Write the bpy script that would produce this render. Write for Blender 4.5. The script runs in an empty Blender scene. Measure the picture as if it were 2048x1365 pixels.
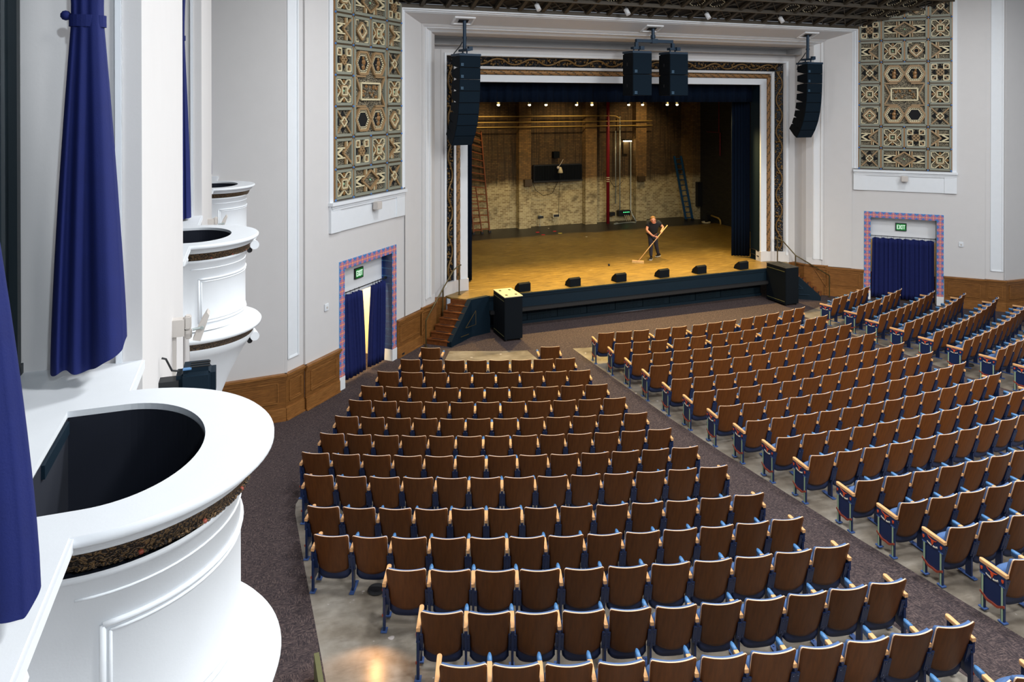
import bpy, bmesh, math, random
from mathutils import Vector, Matrix
random.seed(7)
S=bpy.context.scene; COL=S.collection
PI=math.pi
FLOOR=-7.42; STAGE=-6.25          # heights relative to the lens; everything is lifted at the end
# ---------------------------------------------------------------- materials
def lin(c):
    return tuple(((v/12.92) if v<=.04045 else ((v+.055)/1.055)**2.4) for v in c)
def rgb(r,g,b): return lin((r/255,g/255,b/255))+(1,)
class NT:
    def __init__(s,name):
        s.m=bpy.data.materials.new(name); s.m.use_nodes=True; s.t=s.m.node_tree; s.n=s.t.nodes; s.b=s.n['Principled BSDF']
    def new(s,typ,**kw):
        n=s.n.new(typ)
        for k,v in kw.items():
            if k in n.inputs: n.inputs[k].default_value=v
            else: setattr(n,k,v)
        return n
    def ln(s,a,b): s.t.links.new(a,b)
    def coord(s,scale=(1,1,1),kind='Object',rot=(0,0,0)):
        c=s.new('ShaderNodeTexCoord'); m=s.new('ShaderNodeMapping'); m.inputs['Scale'].default_value=scale; m.inputs['Rotation'].default_value=rot
        s.ln(c.outputs[kind],m.inputs['Vector']); return m.outputs[0]
    def noise(s,vec,scale,detail=4,rough=.55):
        n=s.new('ShaderNodeTexNoise'); n.inputs['Scale'].default_value=scale; n.inputs['Detail'].default_value=detail; n.inputs['Roughness'].default_value=rough
        s.ln(vec,n.inputs['Vector']); return n.outputs['Fac']
    def ramp(s,fac,stops):
        r=s.new('ShaderNodeValToRGB'); e=r.color_ramp.elements
        while len(e)<len(stops): e.new(.5)
        for i,(p,c) in enumerate(stops): e[i].position=p; e[i].color=c
        s.ln(fac,r.inputs[0]); return r.outputs[0]
    def mix(s,fac,a,b,mode='MIX'):
        m=s.new('ShaderNodeMix'); m.data_type='RGBA'; m.blend_type=mode
        for sock,v in ((m.inputs[0],fac),(m.inputs[6],a),(m.inputs[7],b)):
            if isinstance(v,(int,float,tuple)): sock.default_value=v
            else: s.ln(v,sock)
        return m.outputs[2]
    def math(s,op,a,b=None,clamp=False):
        m=s.new('ShaderNodeMath'); m.operation=op; m.use_clamp=clamp
        for sock,v in ((m.inputs[0],a),(m.inputs[1],b)):
            if v is None: continue
            if isinstance(v,(int,float)): sock.default_value=v
            else: s.ln(v,sock)
        return m.outputs[0]
    def sep(s,vec):
        x=s.new('ShaderNodeSeparateXYZ'); s.ln(vec,x.inputs[0]); return x.outputs
    def bump(s,h,st=.2,dist=.01):
        b=s.new('ShaderNodeBump'); b.inputs['Strength'].default_value=st; b.inputs['Distance'].default_value=dist
        s.ln(h,b.inputs['Height']); s.ln(b.outputs[0],s.b.inputs['Normal'])
    def col(s,c):
        if isinstance(c,tuple): s.b.inputs['Base Color'].default_value=c
        else: s.ln(c,s.b.inputs['Base Color'])
    def set(s,rough=.6,metal=0,spec=.5):
        s.b.inputs['Roughness'].default_value=rough; s.b.inputs['Metallic'].default_value=metal; s.b.inputs['Specular IOR Level'].default_value=spec
def shade(c,k): return (c[0]*k,c[1]*k,c[2]*k,1)
def mat(name,c,rough=.6,metal=0,var=.12,scale=8,bump=0,spec=.5):
    t=NT(name); v=t.coord(); f=t.noise(v,scale)
    t.col(t.mix(f,shade(c,1-var),shade(c,1+var))); t.set(rough,metal,spec)
    if bump: t.bump(t.noise(v,scale*12,3),bump,.006)
    return t.m
def emit(name,c,st):
    t=NT(name); t.col((0,0,0,1)); t.b.inputs['Emission Color'].default_value=c; t.b.inputs['Emission Strength'].default_value=st; return t.m
def wood(name,c1,c2,rough=.4,sc=(30,2,3),rand=True):
    t=NT(name); v=t.coord(sc); f=t.noise(v,1.6,5,.6)
    c=t.ramp(f,[(.3,c1),(.7,c2)])
    if rand:
        o=t.new('ShaderNodeObjectInfo'); c=t.mix(t.math('MULTIPLY',o.outputs['Random'],.3),c,shade(c1,.55))
    t.col(c); t.set(rough,0,.3); t.bump(f,.06,.004); return t.m
MT={}
MT['plaster']=mat('painted_plaster',rgb(206,204,203),.85,0,.03,3,.08)
MT['plaster_grey']=mat('grey_plaster',rgb(196,194,193),.85,0,.03,3,.08)
MT['white']=mat('white_paint',rgb(228,230,232),.55,0,.025,5,.05)
MT['white_bright']=mat('white_gloss_paint',rgb(222,226,230),.55,0,.03,7,.06)
MT['oak']=wood('oak_panelling',rgb(98,62,28),rgb(136,90,44),.45,(3,3,28),False)
MT['oak_rim']=wood('oak_moulding',rgb(112,72,34),rgb(152,104,56),.4,(3,3,28),False)
MT['step']=wood('step_wood',rgb(84,46,22),rgb(124,72,36),.4,(6,6,20),False)
MT['seat_wood']=wood('seat_plywood',rgb(84,46,16),rgb(108,62,25),.46,(16,2,2.2))
MT['seat_edge']=mat('plywood_edge',rgb(226,192,160),.45,0,.06,20)
MT['arm_wood']=wood('armrest_wood',rgb(205,150,98),rgb(226,175,122),.38,(20,3,3),False)
MT['navy_metal']=mat('navy_enamel',rgb(20,38,76),.38,0,.1,6)
MT['blue_cap']=mat('blue_enamel',rgb(74,122,170),.35,0,.08,6)
MT['foot_metal']=mat('blue_foot_enamel',rgb(62,88,140),.35,0,.08,6)
MT['seat_fabric']=mat('blue_upholstery',rgb(74,104,150),.95,0,.15,40,.3)
MT['seat_pan']=mat('navy_seat_pan',rgb(24,38,74),.5,0,.1,8)
MT['post_green']=mat('pale_green_enamel',rgb(150,172,140),.4,0,.06,8)
MT['orange']=mat('orange_enamel',rgb(204,76,36),.45,0,.08,20)
MT['cream_letter']=mat('cream_lettering',rgb(240,232,210),.45,0,.03,20)
MT['rail_red']=mat('rail_red_enamel',rgb(140,62,44),.45,0,.1,20)
MT['navy_cloth']=mat('navy_velour',rgb(26,34,84),.95,0,.2,14,.25,.2)
MT['drape']=mat('box_drape_blue',rgb(12,26,88),.8,0,.14,10,.2,.35)
MT['stage_drape']=mat('stage_drape_navy',rgb(7,18,34),.95,0,.15,10,.2,.1)
MT['black']=mat('black_paint',rgb(22,24,28),.55,0,.12,8)
MT['black_blue']=mat('blue_black_paint',rgb(7,27,40),.65,0,.12,8,.05,.2)
MT['speaker']=mat('speaker_grille',rgb(8,25,37),.8,0,.12,60,.2,.15)
MT['speaker_side']=mat('speaker_cabinet',rgb(6,13,20),.75,0,.1,20,.1,.15)
MT['rig']=mat('rigging_steel',rgb(24,48,68),.45,.3,.1,10)
MT['badge']=mat('pale_badge',rgb(60,92,116),.5,0,.05,10)
MT['steel']=mat('conduit_steel',rgb(180,190,188),.4,.5,.08,10)
MT['pipe_yellow']=mat('painted_pipe',rgb(190,160,90),.5,.2,.1,10)
MT['red']=mat('red_pipe_paint',rgb(130,14,30),.45,0,.08,10)
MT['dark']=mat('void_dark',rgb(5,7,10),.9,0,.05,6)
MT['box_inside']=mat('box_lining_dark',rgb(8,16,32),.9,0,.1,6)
MT['bronze']=mat('bronze_paint',rgb(74,60,40),.5,.2,.25,14,.3)
MT['gold']=mat('gold_paint',rgb(142,104,62),.45,.15,.15,14,.2)
MT['vine_gold']=mat('vine_gold',rgb(112,86,48),.42,.3,.2,14,.25)
MT['sage']=mat('sage_paint',rgb(132,134,120),.6,0,.1,10,.1)
MT['tan']=mat('tan_paint',rgb(150,122,86),.55,0,.1,14,.1)
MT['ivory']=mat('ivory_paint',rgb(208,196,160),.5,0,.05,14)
MT['blue_dot']=mat('blue_boss',rgb(70,120,180),.5,0,.05,14)
MT['green_boss']=mat('green_boss',rgb(150,196,160),.5,0,.05,14)
MT['brass']=mat('bronze_handrail',rgb(96,84,54),.35,.6,.1,10)
MT['beige']=mat('beige_metal',rgb(196,190,184),.45,0,.05,10)
MT['blue_ladder']=mat('blue_fibreglass',rgb(18,66,106),.45,0,.1,10)
MT['orange_wood']=wood('orange_ladder_wood',rgb(104,54,22),rgb(132,74,32),.5,(4,4,20),False)
MT['ceil_dark']=mat('ceiling_bronze_dark',rgb(24,22,20),.7,0,.3,10,.2)
MT['ceil_rib']=mat('ceiling_rib_bronze',rgb(66,58,46),.6,.1,.25,12,.2)
MT['ceil_gold']=mat('ceiling_gold_line',rgb(150,124,72),.5,.2,.2,12)
MT['teal_door']=mat('dark_teal_paint',rgb(6,26,34),.5,0,.1,6)
MT['warm_wall']=mat('corridor_cream',rgb(250,232,190),.8,0,.02,4)
MT['tile_navy']=mat('navy_glazed_tile',rgb(22,62,122),.2,0,.2,5)
MT['skin']=mat('skin',rgb(206,140,112),.55,0,.06,10)
MT['hair']=mat('brown_hair',rgb(120,84,44),.7,0,.2,40)
MT['tee']=mat('black_cotton',rgb(16,22,32),.9,0,.1,20)
MT['jeans']=mat('dark_denim',rgb(34,34,46),.9,0,.15,20)
MT['shoe']=mat('black_shoe',rgb(20,20,22),.5,0,.1,20)
MT['sole']=mat('white_sole',rgb(200,196,184),.6,0,.05,20)
MT['pale_wood']=wood('broom_handle_wood',rgb(206,160,106),rgb(226,184,130),.5,(3,3,20),False)
MT['bristle']=mat('broom_bristles',rgb(214,178,110),.9,0,.2,60)
MT['tape_red']=mat('red_tape',rgb(220,40,50),.7,0,.05,10)
MT['tape_yellow']=mat('yellow_tape',rgb(232,214,90),.7,0,.05,10)
MT['exit_white']=emit('exit_letter_glow',rgb(225,255,230),.95)
MT['exit_green']=emit('exit_panel_glow',rgb(8,140,54),.55)
MT['bulb']=emit('stage_lamp_glow',(1,.78,.42,1),14)
MT['led']=emit('green_led',(.1,1,.3,1),2)
MT['dark_green_box']=mat('olive_metal',rgb(96,96,60),.5,0,.1,10)
def special():
    # carpet: short woven dashes in alternating directions
    t=NT('woven_carpet'); v=t.coord()
    c=t.new('ShaderNodeTexChecker'); c.inputs['Scale'].default_value=4.2; t.ln(v,c.inputs['Vector'])
    a=t.noise(t.coord((46,12,1)),1.5,4,.75); b=t.noise(t.coord((12,46,1)),1.5,4,.75)
    m=t.mix(c.outputs['Fac'],a,b); big=t.noise(v,.9,3)
    col=t.ramp(m,[(.40,rgb(40,35,39)),(.52,rgb(73,62,62)),(.68,rgb(116,99,94))])
    t.col(t.mix(t.math('MULTIPLY',big,.35),col,rgb(52,46,50))); t.set(.95,0,.2); t.bump(m,.3,.01); MT['carpet']=t.m
    # polished concrete with mottling and pale chips
    t=NT('polished_concrete'); v=t.coord(); a=t.noise(v,1.1,6,.62); b=t.noise(t.coord((1.2,5,1)),2.2,6,.65); k=t.noise(v,4.6,2,.35)
    c=t.ramp(a,[(.3,rgb(86,78,68)),(.5,rgb(126,118,106)),(.72,rgb(158,152,142))])
    c=t.mix(t.ramp(b,[(.5,(0,0,0,1)),(.75,(.5,.5,.5,1))]),c,rgb(84,74,64))
    c=t.mix(t.ramp(k,[(.745,(0,0,0,1)),(.76,(.8,.8,.8,1))]),c,rgb(214,206,204))
    t.col(c); t.set(.32,0,.5); t.ln(t.ramp(a,[(.2,(.22,.22,.22,1)),(.8,(.5,.5,.5,1))]),t.b.inputs['Roughness']); t.bump(b,.05,.004); MT['concrete']=t.m
    # stage deck: painted boards scuffed pale, long scratches
    t=NT('stage_deck_paint'); v=t.coord(); a=t.noise(v,.55,5,.6); b=t.noise(t.coord((1.2,5,1),rot=(0,0,.5)),1.6,7,.75); w=t.noise(t.coord((.35,3,1),rot=(0,0,-.5)),5,4,.6)
    c=t.ramp(a,[(.25,rgb(118,94,44)),(.7,rgb(152,124,60))])
    c=t.mix(t.ramp(b,[(.42,(0,0,0,1)),(.66,(.7,.7,.7,1))]),c,rgb(66,50,28))
    c=t.mix(t.ramp(w,[(.62,(0,0,0,1)),(.72,(.5,.5,.5,1))]),c,rgb(206,178,122))
    y=t.sep(v)[1]
    c=t.mix(t.math('MULTIPLY',t.math('SUBTRACT',t.math('ADD',y,t.math('MULTIPLY',a,.9)),31.55),3,True),c,rgb(22,24,28))   # deck colour goes near-black towards the back wall
    t.col(c); t.set(.42,0,.5); t.bump(b,.05,.004); MT['deck']=t.m
    # old brick: bare brown above, limewashed cream below, soot and drips
    for NM,PIER in (('brick',0),('brick_pier',1)):
     t=NT('old_stage_'+NM); v=t.coord(rot=(PI/2,0,0)); br=t.new('ShaderNodeTexBrick'); br.inputs['Scale'].default_value=1
     br.inputs['Brick Width'].default_value=.23; br.inputs['Row Height'].default_value=.085; br.inputs['Mortar Size'].default_value=.009
     vv=t.coord(); s3=t.sep(vv); cmb=t.new('ShaderNodeCombineXYZ'); t.ln(t.math('ADD',s3[0],s3[1]),cmb.inputs[0]); t.ln(s3[2],cmb.inputs[1]); t.ln(cmb.outputs[0],br.inputs['Vector'])
     br.inputs['Color1'].default_value=rgb(190,174,128); br.inputs['Color2'].default_value=rgb(140,120,80); br.inputs['Mortar'].default_value=rgb(204,194,158)
     b2=t.new('ShaderNodeTexBrick'); b2.inputs['Scale'].default_value=1; b2.inputs['Brick Width'].default_value=.23; b2.inputs['Row Height'].default_value=.085; b2.inputs['Mortar Size'].default_value=.012
     t.ln(cmb.outputs[0],b2.inputs['Vector']); b2.inputs['Color1'].default_value=rgb(134,102,58) if PIER else rgb(98,76,46); b2.inputs['Color2'].default_value=rgb(104,78,44) if PIER else rgb(70,54,34); b2.inputs['Mortar'].default_value=rgb(92,74,48) if PIER else rgb(54,42,28)
     n1=t.noise(vv,.8,5,.6); h=t.math('ADD',s3[2],t.math('MULTIPLY',n1,.8))
     up=t.math('MULTIPLY',t.math('ADD',h,4.0-.15),2.5,True)
     c=t.mix(up,br.outputs['Color'],b2.outputs['Color'])
     drip=t.noise(t.coord((7,7,.35)),1.4,4,.6)
     c=t.mix(t.math('MULTIPLY',t.ramp(drip,[(.48,(0,0,0,1)),(.62,(.25,.25,.25,1) if PIER else (.85,.85,.85,1))]),up),c,rgb(44,34,22))
     n2=t.noise(vv,1.9,5,.65); c=t.mix(t.ramp(n2,[(.52,(0,0,0,1)),(.7,(.7,.7,.7,1))]),c,rgb(70,60,42))
     t.col(c); t.set(.9); t.bump(br.outputs['Fac'],-.35,.01); MT[NM]=t.m
    t=NT('black_brick'); br=t.new('ShaderNodeTexBrick'); vv=t.coord(); s3=t.sep(vv); cmb=t.new('ShaderNodeCombineXYZ'); t.ln(t.math('ADD',s3[0],s3[1]),cmb.inputs[0]); t.ln(s3[2],cmb.inputs[1]); t.ln(cmb.outputs[0],br.inputs['Vector'])
    br.inputs['Scale'].default_value=1; br.inputs['Brick Width'].default_value=.23; br.inputs['Row Height'].default_value=.085; br.inputs['Mortar Size'].default_value=.012
    br.inputs['Color1'].default_value=rgb(44,42,36); br.inputs['Color2'].default_value=rgb(30,30,28); br.inputs['Mortar'].default_value=rgb(20,20,20)
    t.col(br.outputs['Color']); t.set(.75); t.bump(br.outputs['Fac'],-.3,.01); MT['black_brick']=t.m
    # door surround tile, 0.217 pitch in the wall's own x and z
    t=NT('patterned_door_tile'); v=t.coord(); s3=t.sep(v); P=.217
    def cell(x,o): return t.math('SUBTRACT',t.math('FRACT',t.math('ADD',t.math('DIVIDE',x,P),o)),.5)
    a=cell(s3[0],.02); b=cell(s3[2],.0); r=t.math('SQRT',t.math('ADD',t.math('MULTIPLY',a,a),t.math('MULTIPLY',b,b)))
    dia=t.math('ADD',t.math('ABSOLUTE',a),t.math('ABSOLUTE',b)); mx=t.math('MAXIMUM',t.math('ABSOLUTE',a),t.math('ABSOLUTE',b))
    inr=t.math('LESS_THAN',r,.49); rings=t.math('GREATER_THAN',t.math('SINE',t.math('MULTIPLY',r,48)),.1); cross=t.math('LESS_THAN',t.math('MINIMUM',t.math('ABSOLUTE',a),t.math('ABSOLUTE',b)),.06)
    c=t.mix(inr,rgb(36,104,178),t.mix(rings,rgb(96,104,176),rgb(206,134,126)))
    c=t.mix(t.math('MULTIPLY',inr,cross),c,rgb(232,140,104)); c=t.mix(t.math('LESS_THAN',dia,.09),c,rgb(240,176,120)); c=t.mix(t.math('GREATER_THAN',mx,.475),c,rgb(120,170,216))
    t.col(c); t.set(.25); MT['tile']=t.m
    t=NT('navy_reveal_tile'); v=t.coord(); s3=t.sep(v); b=t.math('ABSOLUTE',t.math('SUBTRACT',t.math('FRACT',t.math('DIVIDE',s3[2],P)),.5))
    n=t.noise(v,3,3); c=t.mix(n,rgb(14,40,104),rgb(26,72,146)); c=t.mix(t.math('GREATER_THAN',b,.465),c,rgb(90,160,200)); t.col(c); t.set(.4,0,.3); MT['tile_reveal']=t.m
    # carved arabesque infill: swirling relief over a black pierced ground
    t=NT('arabesque_relief'); v=t.coord(); vo=t.new('ShaderNodeTexVoronoi'); vo.feature='DISTANCE_TO_EDGE'; vo.inputs['Scale'].default_value=20
    w=t.new('ShaderNodeTexWave'); w.wave_type='RINGS'; w.inputs['Scale'].default_value=8; w.inputs['Distortion'].default_value=9; w.inputs['Detail'].default_value=2; w.inputs['Detail Scale'].default_value=2.5
    t.ln(v,vo.inputs['Vector']); t.ln(v,w.inputs['Vector']); hgt=t.math('MULTIPLY',w.outputs['Fac'],t.math('MULTIPLY',vo.outputs['Distance'],14,True))
    t.col(t.ramp(hgt,[(.12,rgb(14,13,12)),(.3,rgb(96,88,72)),(.62,rgb(178,166,138))])); t.set(.6); t.bump(hgt,.9,.02); MT['relief']=t.m
    t=NT('vine_relief_ground'); v=t.coord(); vo=t.new('ShaderNodeTexVoronoi'); vo.inputs['Scale'].default_value=13; t.ln(v,vo.inputs['Vector']); h=t.math('SUBTRACT',1,t.math('MULTIPLY',vo.outputs['Distance'],1.6,True)); n=t.noise(v,6,3)
    t.col(t.ramp(h,[(.3,rgb(16,20,26)),(.42,rgb(40,50,70)),(.6,rgb(70,58,38)),(.85,rgb(138,112,66))])); t.set(.5,.2); t.bump(h,.9,.03); MT['vine_ground']=t.m
    t=NT('box_frieze_relief'); v=t.coord(); w=t.new('ShaderNodeTexWave'); w.inputs['Scale'].default_value=16; w.inputs['Distortion'].default_value=14; w.inputs['Detail'].default_value=4; w.inputs['Detail Scale'].default_value=2.5; t.ln(v,w.inputs['Vector'])
    t.col(t.ramp(w.outputs['Fac'],[(.2,rgb(30,20,14)),(.55,rgb(72,52,34)),(.9,rgb(124,96,62))])); t.set(.5); t.bump(w.outputs['Fac'],.8,.015); MT['frieze']=t.m
special()
# ---------------------------------------------------------------- mesh helpers
class MB:
    def __init__(s,xf=None): s.bm=bmesh.new(); s.xf=xf; s.mi=0
    def v(s,p):
        p=Vector(p); return s.bm.verts.new(s.xf(p) if s.xf else p)
    def face(s,pts,mi=None):
        try:
            f=s.bm.faces.new([s.v(p) for p in pts]); f.material_index=s.mi if mi is None else mi; return f
        except ValueError: return None
    def _f(s,vs,mi=None):
        try:
            f=s.bm.faces.new(vs); f.material_index=s.mi if mi is None else mi; return f
        except ValueError: pass
    def box(s,a,b,mi=None):
        x0,y0,z0=a; x1,y1,z1=b
        P=[s.v(p) for p in ((x0,y0,z0),(x1,y0,z0),(x1,y1,z0),(x0,y1,z0),(x0,y0,z1),(x1,y0,z1),(x1,y1,z1),(x0,y1,z1))]
        for q in ((0,3,2,1),(4,5,6,7),(0,1,5,4),(1,2,6,5),(2,3,7,6),(3,0,4,7)): s._f([P[i] for i in q],mi)
        return s
    def hexa(s,bot,top,mi=None):
        b=[s.v(p) for p in bot]; t=[s.v(p) for p in top]; n=len(b)
        s._f(b[::-1],mi); s._f(t,mi)
        for i in range(n): s._f([b[i],b[(i+1)%n],t[(i+1)%n],t[i]],mi)
        return s
    def prism(s,poly,z0,z1,mi=None):
        return s.hexa([(p[0],p[1],z0) for p in poly],[(p[0],p[1],z1) for p in poly],mi)
    def bar(s,p,q,w,h,up=(0,0,1),mi=None):
        p=Vector(p); q=Vector(q); d=(q-p).normalized(); u=Vector(up); r=d.cross(u)
        if r.length<1e-5: r=d.cross(Vector((1,0,0)))
        r.normalize(); u=r.cross(d).normalized(); r=r*w/2; u=u*h/2
        return s.hexa([p-r-u,p+r-u,p+r+u,p-r+u],[q-r-u,q+r-u,q+r+u,q-r+u],mi)
    def tube(s,pts,r,n=8,mi=None,closed=False):
        pts=[Vector(p) for p in pts]; rings=[]; N=len(pts); pr=None
        for i,p in enumerate(pts):
            a=pts[max(i-1,0)] if not closed else pts[i-1]; b=pts[min(i+1,N-1)] if not closed else pts[(i+1)%N]
            d=(b-a).normalized()
            if pr is None:
                ref=Vector((0,0,1)) if abs(d.z)<.9 else Vector((1,0,0)); x=d.cross(ref).normalized()
            else:
                x=(pr-d*pr.dot(d)); x=x.normalized() if x.length>1e-6 else d.orthogonal().normalized()
            pr=x; y=d.cross(x); rr=r[i] if isinstance(r,(list,tuple)) else r
            rings.append([s.v(p+(x*math.cos(2*PI*k/n)+y*math.sin(2*PI*k/n))*rr) for k in range(n)])
        for i in range(N if closed else N-1):
            A=rings[i]; B=rings[(i+1)%N]
            for k in range(n): s._f([A[k],A[(k+1)%n],B[(k+1)%n],B[k]],mi)
        if not closed: s._f(rings[0][::-1],mi); s._f(rings[-1],mi)
        return s
    def cyl(s,p,q,r,n=12,mi=None): return s.tube([p,q],r,n,mi)
    def lathe(s,prof,n=24,a0=0,a1=2*PI,c=(0,0),mis=None):
        full=abs(a1-a0-2*PI)<1e-6; M=n if full else n+1; rings=[]
        for r,z in prof: rings.append([s.v((c[0]+r*math.cos(a0+(a1-a0)*k/n),c[1]+r*math.sin(a0+(a1-a0)*k/n),z)) for k in range(M)])
        for i in range(len(prof)-1):
            for k in range(n):
                j=(k+1)%M; s._f([rings[i][k],rings[i][j],rings[i+1][j],rings[i+1][k]],mis[i] if mis else None)
        return s
    def ball(s,c,r,n=8,mi=None,sc=(1,1,1)):
        m=n//2+1; rows=[]
        for i in range(m+1):
            t=PI*i/m
            if i in(0,m): rows.append([s.v((c[0],c[1],c[2]+r*sc[2]*math.cos(t)))])
            else: rows.append([s.v((c[0]+r*sc[0]*math.sin(t)*math.cos(2*PI*k/n),c[1]+r*sc[1]*math.sin(t)*math.sin(2*PI*k/n),c[2]+r*sc[2]*math.cos(t))) for k in range(n)])
        for i in range(m):
            A,B=rows[i],rows[i+1]
            for k in range(n):
                j=(k+1)%n
                if len(A)==1: s._f([A[0],B[k],B[j]],mi)
                elif len(B)==1: s._f([A[k],A[j],B[0]],mi)
                else: s._f([A[k],B[k],B[j],A[j]],mi)
        return s
    def grid(s,fn,nu,nv,mi=None):
        G=[[s.v(fn(i/nu,j/nv)) for i in range(nu+1)] for j in range(nv+1)]
        for j in range(nv):
            for i in range(nu): s._f([G[j][i],G[j][i+1],G[j+1][i+1],G[j+1][i]],mi)
        return G
    def shell(s,fn,nu,nv,th,mi_out=0,mi_edge=1,mi_in=0):
        # a thick sheet: fn(u,v)->point on the outer side, th = offset vector of the inner side
        th=Vector(th); A=s.grid(fn,nu,nv,mi_out)
        B=[[s.v(Vector(fn(i/nu,j/nv))+th) for i in range(nu+1)] for j in range(nv+1)]
        for j in range(nv):
            for i in range(nu): s._f([B[j][i],B[j+1][i],B[j+1][i+1],B[j][i+1]],mi_in)
        for i in range(nu):
            s._f([A[0][i],B[0][i],B[0][i+1],A[0][i+1]],mi_edge); s._f([A[nv][i+1],B[nv][i+1],B[nv][i],A[nv][i]],mi_edge)
        for j in range(nv):
            s._f([A[j+1][0],B[j+1][0],B[j][0],A[j][0]],mi_edge); s._f([A[j][nu],B[j][nu],B[j+1][nu],A[j+1][nu]],mi_edge)
        return s
    def bevel(s,w,seg=2):
        bmesh.ops.bevel(s.bm,geom=[e for e in s.bm.edges],offset=w,segments=seg,affect='EDGES',clamp_overlap=True); return s
    def build(s,name,mats,parent=None,smooth=False,weld=False,rec=True):
        if weld: bmesh.ops.remove_doubles(s.bm,verts=s.bm.verts,dist=1e-5)
        if rec: bmesh.ops.recalc_face_normals(s.bm,faces=s.bm.faces)
        me=bpy.data.meshes.new(name); s.bm.to_mesh(me); s.bm.free()
        for m in (mats if isinstance(mats,(list,tuple)) else [mats]): me.materials.append(MT[m] if isinstance(m,str) else m)
        if smooth:
            for p in me.polygons: p.use_smooth=True
        o=bpy.data.objects.new(name,me); COL.objects.link(o)
        if parent: o.parent=parent
        return o
def empty(name,loc=(0,0,0),rz=0):
    o=bpy.data.objects.new(name,None); COL.objects.link(o); o.location=loc; o.rotation_euler=(0,0,rz); o.empty_display_size=.2; return o
def tag(o,label=None,cat=None,group=None,kind=None):
    if label: o['label']=label
    if cat: o['category']=cat
    if group: o['group']=group
    if kind: o['kind']=kind
    return o
def struct(o,label=None,cat=None):
    o['kind']='structure'
    if label: o['label']=label
    if cat: o['category']=cat
    return o
def copy_tree(o,parent=None):
    c=o.copy(); COL.objects.link(c)
    if parent: c.parent=parent
    for ch in list(o.children): copy_tree(ch,c)
    return c
def sstep(t): t=max(0,min(1,t)); return t*t*(3-2*t)
ORD='first second third fourth fifth sixth seventh eighth ninth tenth eleventh twelfth thirteenth fourteenth fifteenth sixteenth'.split()
# ---------------------------------------------------------------- plan of the hall
YC=37.5
RT=[19.57,20.5,21.41,22.27,23.19,24.05,24.95,25.83,26.7,27.54,28.57,29.4,30.22,31.12,32.04,32.92]      # radius of the seat-back tops, row by row from the stage
ZT=[-6.52,-6.52,-6.52,-6.52,-6.52,-6.495,-6.46,-6.415,-6.375,-6.335,-6.285,-6.225,-6.16,-6.095,-6.02,-5.94]
def zfloor(r):
    r-=.05
    if r<=RT[4]: return FLOOR
    for a,b,c,d in zip(RT,RT[1:],ZT,ZT[1:]):
        if a<=r<=b: return c+(d-c)*(r-a)/(b-a)-.90
    return ZT[-1]-.90+.088*(r-RT[-1])
def xside(r):
    T=[(18,7.25),(19.6,7.95),(20.6,8.85),(21.5,9.55),(22.4,10.25),(23.3,10.8),(24.2,11.2),(25.1,11.6),(26,12.0),(26.9,12.34),(60,12.34)]
    for (a,b),(c,d) in zip(T,T[1:]):
        if a<=r<=c: return b+(d-b)*(r-a)/(c-a)
    return T[0][1]
def make_floor():
    m=MB(); rs=[14.9,16,17,18.1]+[18.1+.3*i for i in range(1,80)]
    def xs(r):
        w=xside(max(r,18.1)); L=[-14.6,-w]+[-w+(w-5.12)*i/6 for i in range(1,6)]+[-5.12,-3.78]+[-3.78+7.56*i/10 for i in range(1,10)]+[3.78,5.12]+[5.12+(w-5.12)*i/6 for i in range(1,6)]+[w,14.6]
        return L
    G=[]
    for r in rs:
        z=zfloor(r); G.append([m.v((x,YC-math.sqrt(max(r*r-x*x,1e-3)),z)) for x in xs(r)])
    for j in range(len(rs)-1):
        for i in range(len(G[0])-1):
            conc=(1<=i<=6 or 8<=i<=17 or 19<=i<=24) and rs[j]>=18.09
            m._f([G[j][i],G[j][i+1],G[j+1][i+1],G[j+1][i]],1 if conc else 0)
    o=m.build('floor',['carpet','concrete'],rec=False); struct(o,'raked hall floor, dark woven carpet aisles around bare concrete under the seats','floor')
    for p in o.data.polygons: p.use_smooth=True
make_floor()
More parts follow.
